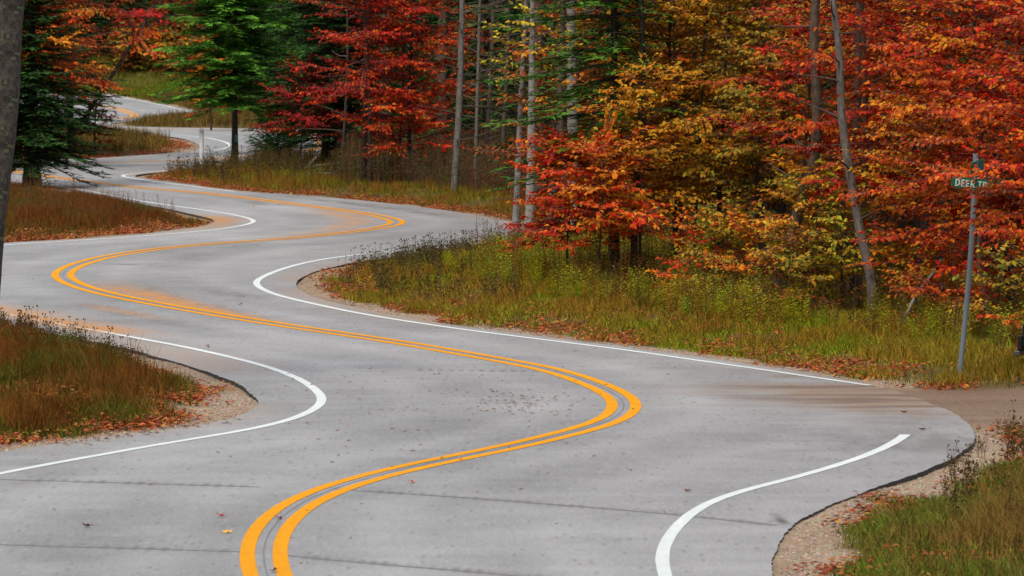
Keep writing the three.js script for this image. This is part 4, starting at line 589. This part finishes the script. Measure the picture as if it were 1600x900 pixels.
// ---------------------------------------------------------------- street name sign
{
  const s = thing('street_sign', 'grey steel post with two green street name blades among red leaves', 'street sign'); put(s, 1500, 586);
  const steel = std({ color: new THREE.Color().setRGB(0.17, 0.21, 0.24), roughness: 0.5, metalness: 0.35, bumpMap: grit.clone(), bumpScale: 0.001 }), green = std({ color: new THREE.Color().setRGB(0.0, 0.10, 0.05), roughness: 0.9 }), white = std({ color: new THREE.Color().setRGB(0.50, 0.60, 0.58), roughness: 0.5 });
  const path = new THREE.CatmullRomCurve3([V(0, -0.3, 0), V(0, 0, 0), V(0.045, 0.5, 0), V(0.105, 1.2, 0), V(0.15, 1.95, 0), V(0.17, 2.52, 0)]); part('post', new THREE.TubeGeometry(path, 40, 0.031, 14), steel, s);
  const font = await new FontLoader().loadAsync('fonts/droid/droid_sans_bold.typeface.json');
  const blade = part('name_blade', new RoundedBoxGeometry(0.60, 0.135, 0.012, 2, 0.005), green, s); blade.position.set(0.185, 2.17, 0.035); blade.rotation.set(0, 0.12, -0.11);
  const tg = new TextGeometry('DEER TR', { font, size: 0.082, depth: 0.003, curveSegments: 4 }); tg.scale(0.86, 1, 1); tg.computeBoundingBox(); tg.translate(-0.265, -0.041, 0.0065); part('lettering', tg, white, blade);
  const b2 = part('name_blade', new RoundedBoxGeometry(0.60, 0.135, 0.012, 2, 0.005), green, s); b2.position.set(0.185, 2.37, 0.0); b2.rotation.set(0, 1.24, 0.06);
  const br = part('bracket', new THREE.CylinderGeometry(0.036, 0.036, 0.09, 14), steel, s); br.position.set(0.166, 2.29, 0); const cap = part('bracket', new THREE.CylinderGeometry(0.02, 0.034, 0.05, 14), steel, s); cap.position.set(0.172, 2.47, 0);
}
// ---------------------------------------------------------------- white roadside post
{
  const s = thing('marker_post', 'white round roadside post with a domed cap at the far bend', 'post'); put(s, 315, 258);
  const w = std({ color: new THREE.Color().setRGB(0.62, 0.62, 0.64), roughness: 0.6 }), pts = [[0.001, -0.2], [0.062, -0.2], [0.062, 0.92], [0.066, 0.92], [0.066, 1.0], [0.055, 1.02], [0.03, 1.035], [0.001, 1.04]].map(p => new THREE.Vector2(...p));
  part('shaft', new THREE.LatheGeometry(pts.slice(0, 3).concat([new THREE.Vector2(0.001, 0.92)]), 20), w, s); part('cap', new THREE.LatheGeometry([new THREE.Vector2(0.001, 0.921), ...pts.slice(3)], 20), w, s);
}
{ // plate and ribbon on the pine trunk
  const p = spot(367, 256);
  const a = thing('marker_plate', 'small green marker plate fixed to the bare pine trunk', 'marker plate'); a.position.set(p.x + 0.05, p.y + 0.72, p.z + 0.085); part('plate', new RoundedBoxGeometry(0.085, 0.22, 0.012, 2, 0.004), std({ color: new THREE.Color().setRGB(0.01, 0.22, 0.13), roughness: 0.5 }), a); const sc = part('screw', new THREE.CylinderGeometry(0.008, 0.008, 0.008, 10), std({ color: 0x999999, metalness: 0.8, roughness: 0.4 }), a); sc.rotation.x = Math.PI / 2; sc.position.set(0, 0.09, 0.009);
  const q = new THREE.Shape(); q.moveTo(0, 0); q.bezierCurveTo(0.04, 0.03, 0.09, 0.03, 0.11, 0); q.lineTo(0.12, -0.09); q.bezierCurveTo(0.08, -0.06, 0.05, -0.1, 0.02, -0.08); q.closePath();
  const rb = new THREE.Mesh(new THREE.ExtrudeGeometry(q, { depth: 0.006, bevelEnabled: false }), std({ color: new THREE.Color().setRGB(0.62, 0.03, 0.16), roughness: 0.8 })); rb.name = 'ribbon'; rb.position.set(p.x + 0.08, p.y + 1.52, p.z + 0.11); scene.add(rb); tag(rb, 'bit of pink ribbon hanging on the pine trunk above the green plate', 'ribbon'); shadows(rb);
}
// ---------------------------------------------------------------- brush pile, stick, stones
[[485, 270, 0.9, 0.05, 1.3, 0.35, 'grey fallen log lying slanted at the left end of the brush pile'], [503, 268, 1.3, 0.06, -0.5, 0.2, 'thick brown log on top of the brush pile'], [520, 272, 1.1, 0.05, 0.4, 0.1, 'dark log at the right end of the brush pile'], [497, 276, 1.2, 0.045, 0.1, 0.02, 'pale weathered log lying in front of the brush pile']].forEach(([x, y, l, r, turn, lift, label], i) => {
  const rr = rng(900 + i), b = new Buf(), pts = []; for (let k = 0; k <= 8; k++) pts.push([(k / 8 - 0.5) * l, 0.05 + lift * (k / 8) + 0.03 * gauss(rr), 0.04 * gauss(rr)]); tube(b, pts, t => r * (1 - 0.35 * t), 10, 0.3, i);
  const t = thing('fallen_log', label, 'log'); put(t, x, y, turn); part('stem', b.geo(), i === 3 ? M.barkGrey : i === 2 ? M.barkDark : M.barkBrown, t);
  const tw = new Buf(); for (let k = 0; k < 6; k++) { const q = pts[1 + k]; strip(tw, q, add(q, [0.3 * gauss(rr), 0.25 * rr(), 0.3 * gauss(rr)]), 0.015, 0.004, [0, 1, 0.4], null); } part('twigs', tw.geo(), M.twig, t).userData.kind = 'stuff';
  const end = part('cut_end', new THREE.CircleGeometry(r * 0.98, 12), std({ color: new THREE.Color().setRGB(0.3, 0.21, 0.13), roughness: 0.9 }), t); end.position.set(pts[0][0] - 0.004, pts[0][1], pts[0][2]); end.rotation.y = -Math.PI / 2;
});
{
  const b = new Buf(), pts = []; for (let k = 0; k <= 10; k++) { const t = k / 10; pts.push([0.62 * t + 0.02 * Math.sin(t * 9), 0.95 * t - 0.05, -0.12 * t]); } tube(b, pts, t => 0.028 * (1 - 0.5 * t), 9, 0.3, 4);
  const s = thing('broken_branch', 'pale broken branch leaning right among the red leaves left of the sign', 'branch'); put(s, 1396, 514); part('stem', b.geo(), M.barkBirch, s); const c = new Buf(); strip(c, pts[7], add(pts[7], [-0.12, 0.22, 0.05]), 0.02, 0.005, [0, 0, 1], null); strip(c, pts[5], add(pts[5], [0.2, 0.12, 0.05]), 0.016, 0.005, [0, 0, 1], null); part('twigs', c.geo(), M.twig, s).userData.kind = 'stuff';
}
function stone(x, y, s, label, col, seed) { const g = new THREE.IcosahedronGeometry(1, 3), p = g.attributes.position; for (let i = 0; i < p.count; i++) { const v = V(p.getX(i), p.getY(i), p.getZ(i)).normalize(), k = 0.75 + 0.5 * fbm(v.x * 1.8 + seed, v.y * 1.8 + v.z * 1.3, seed, 3); p.setXYZ(i, v.x * k * s, v.y * k * s * 0.6, v.z * k * s * 0.8); } g.computeVertexNormals(); const m = new THREE.Mesh(g, std({ color: new THREE.Color().setRGB(...col), roughness: 0.9, bumpMap: grit.clone(), bumpScale: 0.006 })); m.name = numbered('rock'); m.position.copy(spot(x, y)); m.position.y += s * 0.2; scene.add(m); shadows(m); tag(m, label, 'rock'); }
stone(446, 246, 0.13, 'small pale pinkish rock at the foot of the juniper bush', [0.5, 0.33, 0.24], 3);
// ---------------------------------------------------------------- trailer at the right border
{
  const t = thing('utility_trailer', 'dark utility trailer with a red tail lamp parked behind the weeds at the right border', 'trailer'); const p = spot(1609, 571); t.position.copy(p); t.rotation.y = -0.25;
  const black = std({ color: new THREE.Color().setRGB(0.012, 0.012, 0.013), roughness: 0.45 }), grey = std({ color: new THREE.Color().setRGB(0.16, 0.16, 0.165), roughness: 0.4, metalness: 0.6 }), rub = std({ color: new THREE.Color().setRGB(0.015, 0.015, 0.015), roughness: 0.9 }), redM = std({ color: new THREE.Color().setRGB(0.5, 0.006, 0.012), roughness: 0.25 }), wood = std({ color: new THREE.Color().setRGB(0.10, 0.085, 0.07), roughness: 0.9 });
  const bx = (n, w, h, d, x, y, z, m, par = t) => { const o = part(n, new RoundedBoxGeometry(w, h, d, 2, Math.min(w, h, d) * 0.2), m, par); o.position.set(x, y, z); return o; };
  for (const z of [-0.55, 0.55]) bx('frame_rail', 1.9, 0.10, 0.06, 0.95, 0.30, z, black);
  for (let k = 0; k < 7; k++) bx('deck_plank', 1.88, 0.03, 0.15, 0.95, 0.368, -0.48 + k * 0.16, wood);
  for (const z of [-0.58, 0.58]) { bx('side_rail', 1.9, 0.05, 0.04, 0.95, 0.46, z, grey); for (const x of [0.03, 0.65, 1.27, 1.87]) bx('rail_post', 0.04, 0.14, 0.04, x, 0.42, z + 0.003, black); }
  bx('tail_plate', 0.05, 0.17, 1.2, -0.02, 0.29, 0, black); bx('bumper', 0.07, 0.06, 1.22, -0.05, 0.17, 0, grey);
  for (const z of [-0.48, 0.48]) { const l = bx('tail_lamp', 0.03, 0.075, 0.11, -0.055, 0.275, z, redM); bx('lamp_rim', 0.02, 0.09, 0.13, 0.008, 0, 0, black, l); }
  for (const z of [-0.72, 0.72]) { const w = part('wheel', new THREE.TorusGeometry(0.17, 0.06, 12, 28), rub, t); w.position.set(0.95, 0.2, z); const rim = part('rim', new THREE.CylinderGeometry(0.12, 0.12, 0.07, 20), grey, w); rim.rotation.x = Math.PI / 2; bx('mudguard', 0.56, 0.02, 0.2, 0.95, 0.46, z, black); }
  bx('drawbar', 1.1, 0.07, 0.07, 2.4, 0.28, 0, black);
}
// ---------------------------------------------------------------- single leaves lying on the asphalt
{
  const shape = new THREE.Shape(), N = 40; for (let i = 0; i <= N; i++) { const a = i / N * Math.PI * 2, r = 0.045 * (0.72 + 0.28 * Math.cos(5 * a)) * (1 + 0.25 * Math.cos(a)); i ? shape.lineTo(Math.cos(a) * r, Math.sin(a) * r) : shape.moveTo(Math.cos(a) * r, Math.sin(a) * r); }
  const mk = curl => { const g = new THREE.ShapeGeometry(shape, 6), p = g.attributes.position; for (let i = 0; i < p.count; i++) { const x = p.getX(i), y = p.getY(i); p.setXYZ(i, x, 0.006 + curl * (x * x + y * y) * 14 + 0.008 * Math.sin(y * 60), -y); } g.computeVertexNormals(); return g; };
  const flat = mk(0.35), curled = mk(0.75), stalk = new THREE.CylinderGeometry(0.0015, 0.0015, 0.05, 5); stalk.rotateZ(1.45); stalk.translate(-0.06, 0.01, 0);
  const col = { red: [0.35, 0.02, 0.012], yellow: [0.62, 0.30, 0.02], brown: [0.16, 0.07, 0.04], orange: [0.5, 0.16, 0.03] };
  for (const [x, y, c, cu, label] of [[138, 824, 'brown', 1, 'brown curled leaf alone on the asphalt at the lower left'], [345, 808, 'red', 1, 'dark red leaf on the asphalt just above a yellow leaf'], [353, 833, 'yellow', 0, 'flat yellow leaf left of the near yellow lines'], [437, 812, 'red', 1, 'red leaf lying between the two near yellow lines'], [429, 894, 'brown', 1, 'brown leaf on the inner yellow line at the lower edge'], [1076, 768, 'orange', 0, 'orange yellow leaf left of the near white edge line'], [325, 543, 'brown', 1, 'brown leaf beside the white line of the near left bend'], [396, 323, 'orange', 1, 'orange leaf on the asphalt at the tip of the second left bank'], [376, 477, 'brown', 1, 'brown leaf on the asphalt inside the middle right bend'], [517, 355, 'yellow', 0, 'yellow leaf on the asphalt inside the second yellow bend'], [1414, 645, 'orange', 0, 'orange leaf on earth stained asphalt near the side road'], [1443, 672, 'red', 0, 'red leaf on the asphalt beyond the end of the white line'], [644, 755, 'red', 0, 'red leaf right of the near yellow lines'], [830, 633, 'red', 0, 'red leaf inside the near yellow bend']]) {
    const t = thing('fallen_leaf', label, 'leaf'); const g = onPlane(x, y); t.position.set(g[0], 0.004, -g[1]); t.rotation.y = x * 1.3; t.scale.setScalar(0.95); const m = std({ color: new THREE.Color().setRGB(...col[c]), roughness: 0.7, side: THREE.DoubleSide }); part('blade', cu ? curled : flat, m, t); part('stalk', stalk, m, t);
  }
  const r = rng(4242), b = new Buf(), put1 = (px, py, s) => { const g = onPlane(px, py), a = r() * 6.28, c = pick([[[0.30, 0.13, 0.09], 4], [[0.38, 0.19, 0.11], 3], [[0.21, 0.15, 0.12], 3]], r); leaf(b, [g[0], 0.008, -g[1]], norm([Math.cos(a), 0.1 * r(), Math.sin(a)]), norm([0.25 * gauss(r), 1, 0.25 * gauss(r)]), s, s * 0.6, c); };
  for (let k = 0; k < 120; k++) put1(815 + 75 * gauss(r), 632 + 26 * gauss(r), lerp(0.025, 0.06, r()));
  for (let k = 0; k < 90; k++) put1(lerp(440, 960, r()), lerp(580, 720, r()), lerp(0.025, 0.065, r()));
  for (let k = 0; k < 90; k++) put1(lerp(20, 1100, r()), lerp(300, 890, r()), lerp(0.02, 0.06, r()));
  for (let k = 0; k < 160; k++) { const t = r(); put1(lerp(100, 370, t) + 15 * gauss(r), lerp(692, 655, t) + 7 * gauss(r), lerp(0.03, 0.08, r())); }
  const m = part('leaf_scraps', b.geo(), M.leaf, scene); m.userData = { kind: 'stuff', label: 'scattered scraps of dry leaves lying on the asphalt lanes' };
}
scene.updateMatrixWorld(true);
renderer.render(scene, camera);
